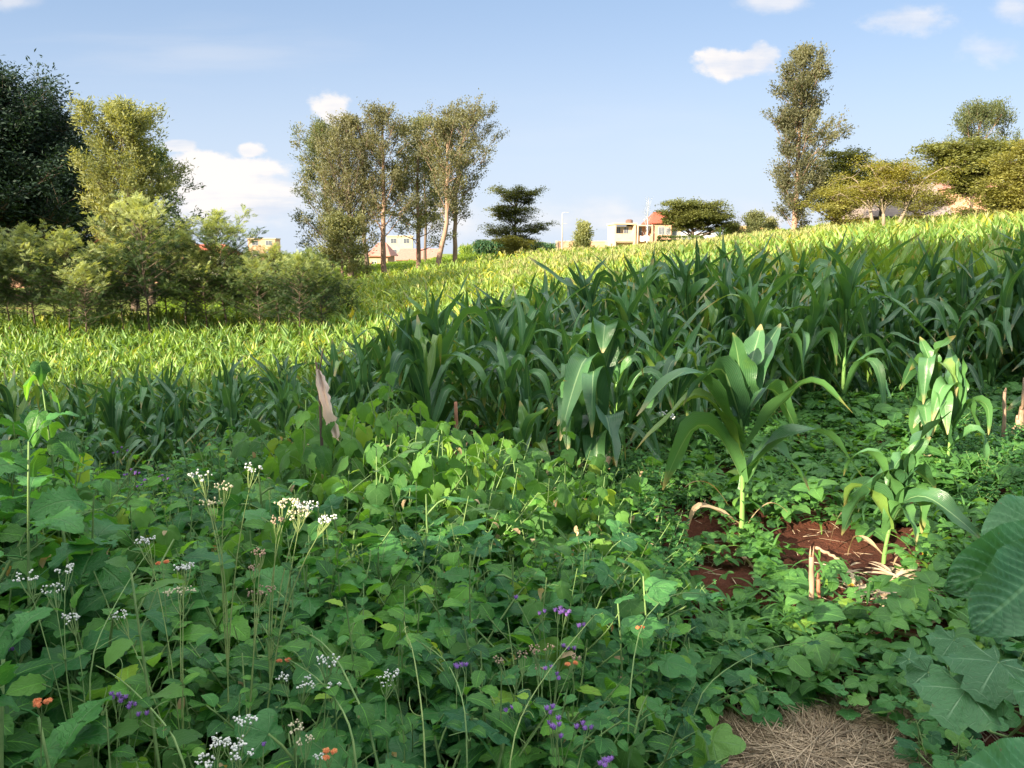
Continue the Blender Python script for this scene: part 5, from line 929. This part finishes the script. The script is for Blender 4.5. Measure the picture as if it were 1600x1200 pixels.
# stick with a faded cloth strip
g0 = gp(508, 3.75); P1 = at(494, 566, 3.75); stick('scare_stick', [g0, at(500, 620, 3.75), P1], .008, .005, 'dark thin stick carrying a faded cloth strip in front of the left maize', 'stick', 'bark_dark')
stick('scare_stick', [at(497, 590, 3.77), at(505, 545, 3.77)], .004, .003, 'thin twig tied to the dark stick above the faded cloth', 'stick', 'bark_dark')
mb = MB(); cpts = np.array([at(a, b_, 3.72) for a, b_ in [(497, 577), (500, 592), (504, 612), (510, 632), (515, 652), (519, 668), (524, 682)]]); wv = np.array([.010, .026, .030, .024, .029, .030, .020]); s7 = np.linspace(0, 1, 19); Cc = np.stack([np.interp(s7, np.linspace(0, 1, 7), cpts[:, k]) for k in range(3)], 1); Wc = np.interp(s7, np.linspace(0, 1, 7), wv); us = np.linspace(-1, 1, 9)
for sgn in (1, -1):
    V_ = Cc[:, None] + us[None, :, None] * (Wc * (1 + .12 * np.sin(s7 * 31)))[:, None, None] * np.array([1, 0, .15]) * (1 + .22 * np.sin(s7 * 47 + 2)[:, None, None] * (us[None, :, None] > 0)) + (np.abs(us)[None, :, None] ** 2 * .012 * np.sin(us * 23)[None, :, None]) * np.array([0, 0, 1.]) + (np.sin(us * 6 + 1 + 0 * us)[None, :] * .014 * (.6 + .6 * np.sin(s7 * 7)[:, None]) + np.cos(us * 11)[None] * .003 + np.sin(s7 * 9)[:, None] * .006 + sgn * .003 * (1 - us[None] ** 2))[..., None] * np.array([0, 1., 0])
    mb.add(V_.reshape(-1, 3) - cpts[0], grid_faces(18, 8), np.stack(np.broadcast_arrays(us[None], s7[:, None]), -1).reshape(-1, 2), .3)
tag(mb.build('cloth_strip', M['cloth'], None, True, cpts[0]), 'faded pinkish cloth strip hanging from the dark stick in front of the left maize', 'cloth')

# flower stems
SPH = sph(6, 4)
TUFT = (lambda m: m.arrays()[:3])(MB().inst(DIA, np.zeros((26, 3)), frames(rdirs(np.random.default_rng(8), 26, (10, 88))), np.tile([.22, 1.0, .3], (26, 1)), .5).inst(SPH, [(0, 0, 0)], frames([(0, 1, 0)]), .5, .5))
def flower_herb(name, label, group, base, tips, mat, Y, nfl=26, R=.02, fr=.0035, stem='hstem', leafy=3, joint=.5, kind='dome', cat='flower', sr=.0015):
    base = np.array(base); r = empty(name, base, label, cat, group); st = MB(); lf = MB(); rg_ = np.random.default_rng(int(abs(base[0]) * 1000 + base[1] * 100) + len(label))
    T0 = at(tips[0][0], tips[0][1], Y); J = base + (np.mean([at(a[0], a[1], Y) for a in tips], 0) - base) * joint; J[0] += rg_.normal(0, .01)
    st.add(*tube(bez(base - base, (J - base) * .5 + rg_.normal(0, .012, 3), J - base, 6), [sr * 1.5] * 3 + [sr * 1.3] * 3, 4, False))
    for i, tp_ in enumerate(tips):
        dY = rg_.uniform(-.06, .06); T_ = at(tp_[0], tp_[1], Y + dY) - base; m_ = tp_[2] if len(tp_) > 2 else mat; k_ = tp_[3] if len(tp_) > 3 else 1.0
        B_ = bez(J - base, (J - base) * .62 + T_ * .38 + (T_ - (J - base)) * [-.12, -.1, .28] + rg_.normal(0, .02, 3) * [1, 1, 0], T_, 9); st.add(*tube(B_, np.linspace(sr * 1.2, sr * .6, 9), 4, False))
        hd = MB(); nh = int(rg_.integers(4, 8)) if kind == 'dome' else int(rg_.integers(1, 4))
        for c in range(nh):
            az = c * 6.28 / nh + rg_.random(); Rr = R * k_ * (1.0 if nh > 1 else 0); sc_ = np.array([math.cos(az) * Rr, math.sin(az) * Rr, rg_.uniform(-.3, .35) * R]); top = T_ + sc_ + [0, 0, R * .5]; b0 = B_[-2]; st.add(*tube([b0, (b0 + top) / 2 + sc_ * .2, top], sr * .45, 4, False))
            if kind == 'dome':
                n_ = max(4, int(nfl / nh * k_)); q = rg_.normal(0, 1, (n_, 3)) * [R * .26 * k_, R * .26 * k_, R * .14]; hd.inst(SPH, top + q, frames(rdirs(rg_, n_, (30, 90))), rg_.uniform(.5, .95, n_) * fr, rg_.random(n_))
            elif kind == 'tuft': hd.inst(TUFT, [top], np.eye(3)[None] @ frames([(1, 0, 0)], [[rg_.normal(0, .3), rg_.normal(0, .3), 1.]]), fr * 2.0 * k_, rg_.random(1))
            else: n_ = 14; q = rdirs(rg_, n_, (0, 80)) * [R * .45, R * .45, R * .25]; hd.inst(TUFT, top + q, frames(rdirs(rg_, n_, (-10, 10))), fr * 1.1, rg_.random(n_))
        hd.build('flower_head', M[m_], r)
        for l in range(leafy):
            s = rg_.uniform(.05, .75); p_ = B_[int(s * 8)]; az = rg_.uniform(0, 6.28)
            for q in (0, math.pi): lf.inst(OVs[int(rg_.integers(0, 3))], [p_], frames([(math.cos(az + q), math.sin(az + q), .35)]), rg_.uniform(.018, .045), rg_.random(1))
    for l in range(4):
        s = rg_.uniform(.2, 1); p_ = (J - base) * s; az = rg_.uniform(0, 6.28)
        for q in (0, math.pi): lf.inst(OVs[int(rg_.integers(0, 3))], [p_], frames([(math.cos(az + q), math.sin(az + q), .2)]), rg_.uniform(.04, .07), rg_.random(1))
    st.build('stem', M[stem], r)
    if lf.V: lf.build('leaves', M['herb'], r)
    return r
def fb(px, Y): return gp(px, Y)
GW = 'white flowered weeds'; GP = 'purple flowered weeds'; GO = 'orange flowered weeds'
FW = 'white_flowered_weed'
flower_herb(FW, 'tall yellowish flower stem with white heads, tallest and left of the big cream cluster', GW, fb(372, 1.55), [(312, 750), (397, 738, 'white', .8), (328, 792, 'cream', .9), (352, 768, 'cream', .7)], 'white', 1.75, 34, .020, .0030, 'ystem', 1, .6)
flower_herb(FW, 'tall yellowish stems carrying the biggest cream white cluster at left of centre', GW, fb(366, 1.5), [(452, 792, 'cream', 1.1), (476, 795, 'white', 1.3), (470, 808, 'cream', 1.), (512, 816, 'white', .8), (434, 818, 'brownf', .5)], 'cream', 1.72, 44, .019, .0032, 'ystem', 1, .62)
flower_herb(FW, 'yellowish stem with withered brown flower heads right of the white stems', GW, fb(380, 1.5), [(408, 930, 'brownf', 1.3), (407, 868, 'brownf', .6), (396, 890, 'brownf', .5)], 'brownf', 1.65, 34, .017, .0028, 'ystem', 1, .62)
flower_herb(FW, 'white flowered stem with two level heads near the left edge', GW, fb(150, 1.5), [(104, 893), (84, 925), (42, 906), (112, 968, 'white', .8)], 'white', 1.7, 34, .017, .003, 'hstem', 2, .45)
flower_herb(FW, 'white flowered stem with creamy lower head right of the lime leaved weed', GW, fb(330, 1.5), [(288, 890), (282, 928, 'cream', 1.4), (228, 850), (186, 966, 'white', .8)], 'white', 1.7, 36, .017, .003, 'ystem', 2, .4)
flower_herb(FW, 'white flower clusters low at the bottom edge left of centre', GW, fb(370, 1.15), [(386, 1128), (362, 1166, 'white', 1.2), (378, 1180, 'white', 1.1), (322, 1192), (345, 1165)], 'white', 1.3, 40, .014, .0028, 'hstem', 2, .6)
flower_herb(FW, 'small white heads on thin stems below the lobed leaves left of centre', GW, fb(490, 1.4), [(512, 1036), (478, 1072), (522, 1078, 'white', .8), (443, 1063, 'white', .6)], 'white', 1.5, 30, .015, .0028, 'hstem', 2, .45)
flower_herb(FW, 'greenish white heads at the bottom between the lantana and white clusters', GW, fb(480, 1.15), [(462, 1140, 'cream', .7), (478, 1160, 'cream', .8), (500, 1187, 'white', .6)], 'cream', 1.3, 26, .014, .0026, 'hstem', 2, .5)
flower_herb(FW, 'white headed stem in the middle foreground', GW, fb(620, 1.5), [(604, 1066), (612, 1058, 'white', .8)], 'white', 1.6, 26, .016, .0028, 'hstem', 2, .5)
flower_herb(FW, 'small white flowers among the lobed leaves at the foot of the middle maize', GW, fb(1040, 5.4), [(1043, 650), (1048, 655)], 'white', 5.4, 20, .03, .008, 'hstem', 1, .7)
FP = 'purple_flowered_weed'
flower_herb(FP, 'purple flowered weed with the brightest tufts at the bottom right of centre', GP, fb(880, 1.4), [(860, 1112), (872, 1127), (868, 1138), (876, 1152), (905, 1136), (918, 1140), (858, 1132)], 'purple', 1.45, 1, .008, .0042, 'hstem', 1, .55, 'tuft')
flower_herb(FP, 'purple flowered weed with scattered heads right of centre', GP, fb(860, 1.9), [(872, 957), (884, 960), (880, 1013), (892, 1016), (806, 938), (846, 958), (908, 980)], 'purple', 2.05, 1, .010, .0050, 'hstem', 2, .4, 'tuft')
flower_herb(FP, 'pair of purple tufts below the middle of the picture', GP, fb(740, 1.6), [(716, 1042), (728, 1041)], 'purple', 1.75, 1, .008, .0045, 'hstem', 2, .5, 'tuft')
flower_herb(FP, 'purple tufts hanging right of the pair in the middle foreground', GP, fb(850, 1.6), [(870, 1055), (872, 1062), (856, 1046), (795, 1110), (805, 1112)], 'purple', 1.7, 1, .008, .0040, 'hstem', 2, .5, 'tuft')
flower_herb(FP, 'blue purple flowers low on the left edge', GP, fb(30, 1.7), [(6, 1021), (14, 1018), (10, 1008)], 'purple', 1.8, 1, .008, .0050, 'hstem', 1, .5, 'tuft')
flower_herb(FP, 'blue purple flowers under the white stems at left', GP, fb(130, 1.6), [(107, 1029), (112, 1046), (120, 1042)], 'purple', 1.75, 1, .008, .0050, 'hstem', 1, .5, 'tuft')
flower_herb(FP, 'blue purple flowers above the coarse toothed leaf at bottom left', GP, fb(200, 1.4), [(190, 1095), (205, 1104), (178, 1088), (223, 1118)], 'purple', 1.5, 1, .008, .0042, 'hstem', 1, .5, 'tuft')
flower_herb(FP, 'single purple tuft at the bottom edge left of centre', GP, fb(420, 1.15), [(412, 1166)], 'purple', 1.3, 1, .008, .0035, 'hstem', 1, .5, 'tuft')
flower_herb(FP, 'single purple flower at the bottom edge right of the bright tufts', GP, fb(945, 1.3), [(944, 1195), (950, 1192)], 'purple', 1.35, 1, .008, .004, 'hstem', 1, .5, 'tuft')
for i, (a, b_) in enumerate([(172, 768), (205, 735), (228, 752), (250, 745), (190, 700), (165, 775), (232, 790), (260, 785)]):
    flower_herb(FP, 'thin purple flowered weed in the low thicket below the left maize', GP, fb(a, 4.5), [(a, b_), (a + 9, b_ + 6), (a - 10, b_ + 9)], 'purple', 4.5, 1, .012, .006, 'hstem', 0, .3, 'tuft', sr=.0035)
flower_herb('pink_budded_weed', 'weed with many small pinkish buds between the purple flowers right of centre', None, fb(850, 1.7), [(835, 1020, 'brownf', .6), (858, 1015, 'brownf', .6), (900, 1032, 'brownf', .5), (816, 1030, 'brownf', .6), (842, 1050, 'brownf', .6), (778, 1035, 'brownf', .6), (850, 1150, 'brownf', .6)], 'brownf', 1.85, 16, .018, .0030, 'hstem', 1, .35)
for a, b_, Y_, lb in [(254, 884, 1.75, 'orange flower head between the white stems at left'), (65, 1102, 1.3, 'orange flower head above the toothed leaf at bottom left'), (515, 1183, 1.3, 'orange flower head at the bottom edge left of centre'), (1000, 984, 2.1, 'orange flower head under the lobed leaf right of centre'), (443, 1035, 1.7, 'small orange flower in the dark gap right of the yellowish stems'), (893, 1042, 1.75, 'small orange flower beside the purple tufts')]:
    flower_herb('orange_flowered_weed', lb, GO, fb(a + 12, Y_), [(a, b_)], 'orange', Y_, 14, .010, .0042, 'hstem', 2, .6, 'cluster')
# yellow fallen petals and squash flower
for a, b_, s_, lb in [(1446, 900, .055, 'crumpled yellow squash flower on the ground right of the shorter single maize'), (1325, 962, .02, 'small yellow flower in the beans right of the split stub'), (1298, 925, .015, 'tiny yellow flower left of the shorter single maize')]:
    g0 = gray(a, b_) + [0, 0, .11 if s_ > .03 else .13]; mb = MB(); mb.inst(strip_leaf(.42, 5, 2, .6, .7, .4, 0, .3), np.zeros((5, 3)), frames([(math.cos(q), math.sin(q), .6) for q in np.arange(5) * 1.257]), s_, rg.random(5)); r = empty('squash_flower', g0, lb, 'flower', 'yellow flowers'); mb.build('petals', M['yellow'], r)
    q = MB(); q.add(*tube([(0, 0, -.12), (.006, 0, -.05), (0, 0, .006)], .0025, 6)); q.build('stem', M['hstem'], r)

# single plants that stand out in the foreground
def tall_leafy(px, Y, pytop, label, seed, kind, leafsize, n, mat, name='tall_weed', stem_r=.006, lean=0, toppx=None):
    rg_ = np.random.default_rng(seed); P0 = gp(px, Y); T_ = at(toppx or px, pytop, Y) - P0; r = empty(name, P0, label, 'weed'); st = MB(); B_ = bez((0, 0, 0), T_ * .5 + [rg_.normal(0, .03), 0, 0], T_, 10); st.add(*tube(B_, np.linspace(stem_r, stem_r * .4, 10), 6)); st.build('stem', M['hstem'], r); az = rg_.uniform(0, 6)
    for i in range(n):
        s = .25 + .75 * i / (n - 1); p_ = np.array([np.interp(s, np.linspace(0, 1, 10), B_[:, k]) for k in range(3)]); az += 2.4; el = rg_.uniform(-.3, .35) + .5 * (s > .9); d = np.array([math.cos(az) * math.cos(el), math.sin(az) * math.cos(el), math.sin(el)]); sz = leafsize * (1.1 - .5 * s ** 3) * rg_.uniform(.75, 1.1); pl = sz * .3; p1 = p_ + d * pl + [0, 0, pl * .3]
        if kind is HT: d = d * [.7, .7, 0] + [0, 0, rg_.uniform(-.9, -.2)]
        lf = MB(); lf.inst(kind[int(rg_.integers(0, 3))], [p1], frames([d], [[rg_.normal(0, .2), rg_.normal(0, .2), 1.]]), sz, rg_.random(1)); lf.add(*tube([p_, (p_ + p1) / 2 + [0, 0, .004], p1], stem_r * .35, 4, False)); lf.build('leaf', M[mat], r)
    return r
tall_leafy(95, 2.5, 575, 'tall plant with rounded pointed leaves rising above the left maize, thick pale stem', 3, HT, .14, 20, 'herb', toppx=62)
tall_leafy(60, 1.9, 690, 'tall coarse weed with broad toothed leaves at the left edge', 4, TD, .22, 12, 'toothed', toppx=45)
tall_leafy(20, 1.35, 1030, 'large jagged leaved weed in the bottom left corner', 5, TD, .23, 9, 'toothed', toppx=5, stem_r=.008)
tall_leafy(130, 1.30, 1120, 'jagged leaved weed spreading over the bottom edge at left', 6, TD, .20, 6, 'toothed', toppx=60, stem_r=.006)
tall_leafy(300, 1.45, 895, 'leaning weed with drooping lime green top leaves between the white stems', 7, OV, .10, 12, 'soft', toppx=205, stem_r=.005)
tall_leafy(540, 3.7, 650, 'tall heart leaved plant just right of the cloth strip', 8, HT, .15, 12, 'soft', toppx=555)
tall_leafy(480, 3.5, 625, 'heart leaved plant with one big drooping leaf left of the cloth strip', 9, HT, .16, 10, 'soft', toppx=478)
tall_leafy(600, 3.9, 590, 'heart leaved plant reaching up beside the tallest maize', 10, HT, .14, 12, 'soft', toppx=610)
tall_leafy(590, 3.3, 700, 'plant with one broad pale heart leaf in front of the soft bush', 11, HT, .16, 8, 'soft', toppx=588)
tall_leafy(700, 3.6, 665, 'sunlit lime heart leaved plant in the middle of the soft bush', 12, HT, .12, 13, 'soft', toppx=690)
tall_leafy(800, 3.6, 705, 'sunlit lime heart leaved plant at the right of the soft bush', 13, HT, .11, 13, 'soft', toppx=800)
tall_leafy(870, 3.7, 665, 'heart leaved plant at the right end of the soft bush before the maize', 14, HT, .12, 11, 'soft', toppx=885)
tall_leafy(950, 3.6, 745, 'heart leaved plant closing the right end of the soft bush', 15, HT, .13, 8, 'soft', toppx=945)
tall_leafy(1040, 2.2, 900, 'vine with lobed pale green leaves lifting over the red soil', 16, LB, .17, 8, 'lobe', toppx=1005, stem_r=.006)
tall_leafy(960, 2.1, 940, 'vine with broad lobed leaf right of the purple flowers', 17, LB, .16, 7, 'lobe', toppx=965, stem_r=.006)
tall_leafy(900, 2.6, 880, 'weed with felted upright greyish leaves right of centre', 18, OV, .12, 7, 'soft', toppx=895)
def vine(pts, label, seed, r_=.003, nl=6, kind=OV, ls=.05, mat='herb', stem='hstem'):
    rg_ = np.random.default_rng(seed); P = np.array([at(*p) for p in pts]); g_ = P[0].copy(); g_[2] = tz(g_[0], g_[1]); P = np.vstack([g_, P]); b0 = P[0].copy(); r_ *= .72; t_ = np.linspace(0, 1, 14); B_ = np.stack([np.interp(t_, np.linspace(0, 1, len(P)), P[:, k] - b0[k]) for k in range(3)], 1)
    for _ in range(2): B_[1:-1] = (B_[:-2] + 2 * B_[1:-1] + B_[2:]) / 4
    root = empty('vine', b0, label, 'vine'); st = MB(); st.add(*tube(B_, np.linspace(r_, r_ * .4, 14), 6)); lf = MB()
    for i in range(nl):
        p_ = B_[int(rg_.integers(2, 14))]; d = rdirs(rg_, 1, (-30, 40))[0]; sz = ls * rg_.uniform(.6, 1.3); lf.inst(kind[int(rg_.integers(0, 3))], [p_ + d * .01], frames([d]), sz, rg_.random(1))
        q = p_ + rdirs(rg_, 1, (0, 60))[0] * .05; st.add(*tube(bez(p_, (p_ + q) / 2 + rg_.normal(0, .02, 3), q + rg_.normal(0, .015, 3), 6), .0008, 4, False))
    st.build('stem', M[stem], root); lf.build('leaves', M[mat], root)
vine([(445, 995, 2.2), (490, 925, 2.3), (560, 860, 2.5), (600, 835, 2.7), (660, 850, 2.8)], 'long pale vine arching right over the dark weeds below the cream flower cluster', 1, .0032, 7)
vine([(600, 1170, 1.4), (555, 1090, 1.5), (525, 1020, 1.6), (480, 985, 1.7), (455, 990, 1.75)], 'thick green stem curving left over the bottom weeds left of centre', 2, .0045, 6)
vine([(560, 1195, 1.3), (545, 1120, 1.35), (500, 1060, 1.45), (450, 1030, 1.6)], 'leaning green stem near the bottom edge right of the white clusters', 3, .004, 5)
vine([(665, 1190, 1.35), (660, 1110, 1.45), (645, 1010, 1.6), (632, 985, 1.65)], 'upright yellowish stem with withered tip in the middle foreground', 4, .0032, 4, stem='ystem')
vine([(730, 1190, 1.35), (728, 1100, 1.45), (700, 1030, 1.6), (650, 1000, 1.7)], 'slim stem rising from the bottom edge left of the purple flowers', 5, .003, 5)
vine([(790, 1195, 1.35), (815, 1110, 1.5), (870, 1030, 1.7), (930, 960, 1.9)], 'pale stem slanting right through the purple flowers', 6, .0028, 4, stem='ystem')
vine([(980, 1160, 1.7), (985, 1060, 1.85), (1000, 960, 2.0), (1060, 920, 2.15), (1105, 930, 2.3)], 'vine with curling tip reaching over the red soil from the left', 7, .0036, 5, LB, .09, 'lobe')
vine([(300, 1190, 1.25), (250, 1120, 1.35), (190, 1060, 1.5), (150, 1040, 1.6)], 'long bare stem crossing above the bottom left jagged leaves', 8, .0036, 3)
vine([(130, 1060, 1.5), (160, 980, 1.6), (205, 900, 1.75), (240, 850, 1.9)], 'slanting stem rising to the left white flowers', 9, .003, 5)
vine([(640, 900, 2.7), (700, 820, 2.9), (740, 790, 3.1), (770, 800, 3.2)], 'vine climbing over the soft bush under the sunlit leaves', 10, .003, 8, HT, .09, 'soft')
vine([(460, 860, 2.6), (520, 790, 2.9), (580, 740, 3.1), (640, 700, 3.3)], 'long stem crossing the soft bush diagonally to the upper right', 11, .004, 8, HT, .09, 'soft')
vine([(0, 900, 2.0), (60, 850, 2.1), (130, 800, 2.2), (180, 790, 2.3)], 'vine sprawling from the left edge over the weeds', 12, .0035, 7, HT, .09, 'soft')
vine([(1080, 1090, 2.0), (1140, 1040, 2.15), (1200, 1010, 2.3), (1290, 1000, 2.45)], 'green runner crossing the lobed leaves above the straw heap', 13, .003, 4, LB, .07, 'lobe')
def leaf_at(tip, base, Y0, Y1, T_, wfac, mat, label, name, parent=None, roll=0, up=None):
    a, b_ = at(base[0], base[1], Y0), at(tip[0], tip[1], Y1); d = b_ - a; L = np.linalg.norm(d); mb = MB(); mb.inst(T_, [(0, 0, 0)], frames([d], [up if up is not None else (0, -.55, .83)], np.array([roll])), np.array([[L * wfac, L, L]]), .6); return mb, a, d
# big ribbed leaves hanging in from the right
RB = strip_leaf(.40, 120, 14, .48, .45, .14, .012, .10, .0, quilt=.035, kr=13)
r = empty('large_leaved_shrub', gp(1760, 1.5), 'shrub with huge ribbed leaves reaching in at the right edge', 'shrub'); g0 = np.array(r.location); g0 = np.array(gp(1760, 1.5)); stm = MB(); S0 = at(1760, 800, 1.3)
stm.add(*tube(bez(g0 - g0, (S0 - g0) * .5 + [.02, 0, 0], S0 - g0 + [0, 0, .12], 8), np.linspace(.014, .008, 8), 8))
for tip, base, Y0, Y1, wf, roll, up, T_ in [((1487, 916), (1675, 850), 1.30, 1.24, .66, .25, (-.25, -.7, .6), RB), ((1540, 836), (1700, 812), 1.42, 1.36, .72, -.1, (-.2, -.5, .8), RB), ((1530, 984), (1650, 862), 1.24, 1.14, .72, .3, (-.4, -.75, .5), RB), ((1490, 1262), (1690, 1215), 1.08, .98, .62, .25, (-.2, -.5, .8), RB), ((1800, 700), (1745, 800), 1.3, 1.3, 1., 0, (0, -.6, .8), RB), ((1850, 900), (1750, 850), 1.2, 1.2, 1., 0, (0, -.6, .8), RB)]:
    mb, a, d = leaf_at(tip, base, Y0, Y1, T_, wf, 'ribbed', None, None, None, roll, up); mb.V = [v + (a - g0) for v in mb.V]; mb.build('leaf', M['ribbed'], r); stm.add(*tube(bez(S0 - g0 + [0, 0, -.1 if tip[1] > 900 else .02], (S0 + a) / 2 - g0 + [0, 0, .03], a - g0, 6), .004, 6))
stm.build('stem', M['hstem'], r)
# pumpkin vine at the lower right
B_ = gray(1560, 1110); r = empty('pumpkin_vine', B_, 'pumpkin vine with white flecked lobed leaves under the huge ribbed leaves', 'vine'); st = MB(); vp = [gray(1390, 1040), gray(1440, 1085), gray(1500, 1100), gray(1580, 1110), gray(1680, 1120)]; vp = np.array(vp) - B_ + [0, 0, .05]; st.add(*tube(vp, .006, 6)); rg_ = np.random.default_rng(3)
for px, py, Y, sz in [(1560, 1035, 1.85, .26), (1510, 1078, 1.8, .24), (1610, 1080, 1.7, .20), (1450, 1050, 2.1, .17), (1490, 1000, 2.3, .16), (1420, 1030, 2.25, .14), ]:
    P = at(px, py, Y) - B_; d = np.array([rg_.uniform(-1, 1), rg_.uniform(-1, -.2), rg_.uniform(-.35, 0)]); lf = MB(); lf.inst(LB7[int(rg_.integers(0, 3))], [P], frames([d], [[rg_.normal(0, .2), -.35, 1.]]), sz, rg_.random(1)); st.add(*tube(bez(vp[2] + rg_.normal(0, .05, 3) * [1, 1, 0], P * [1, 1, .5], P, 6), .0035, 6)); lf.build('leaf', M['pump'], r)
st.build('stem', M['hstem'], r)
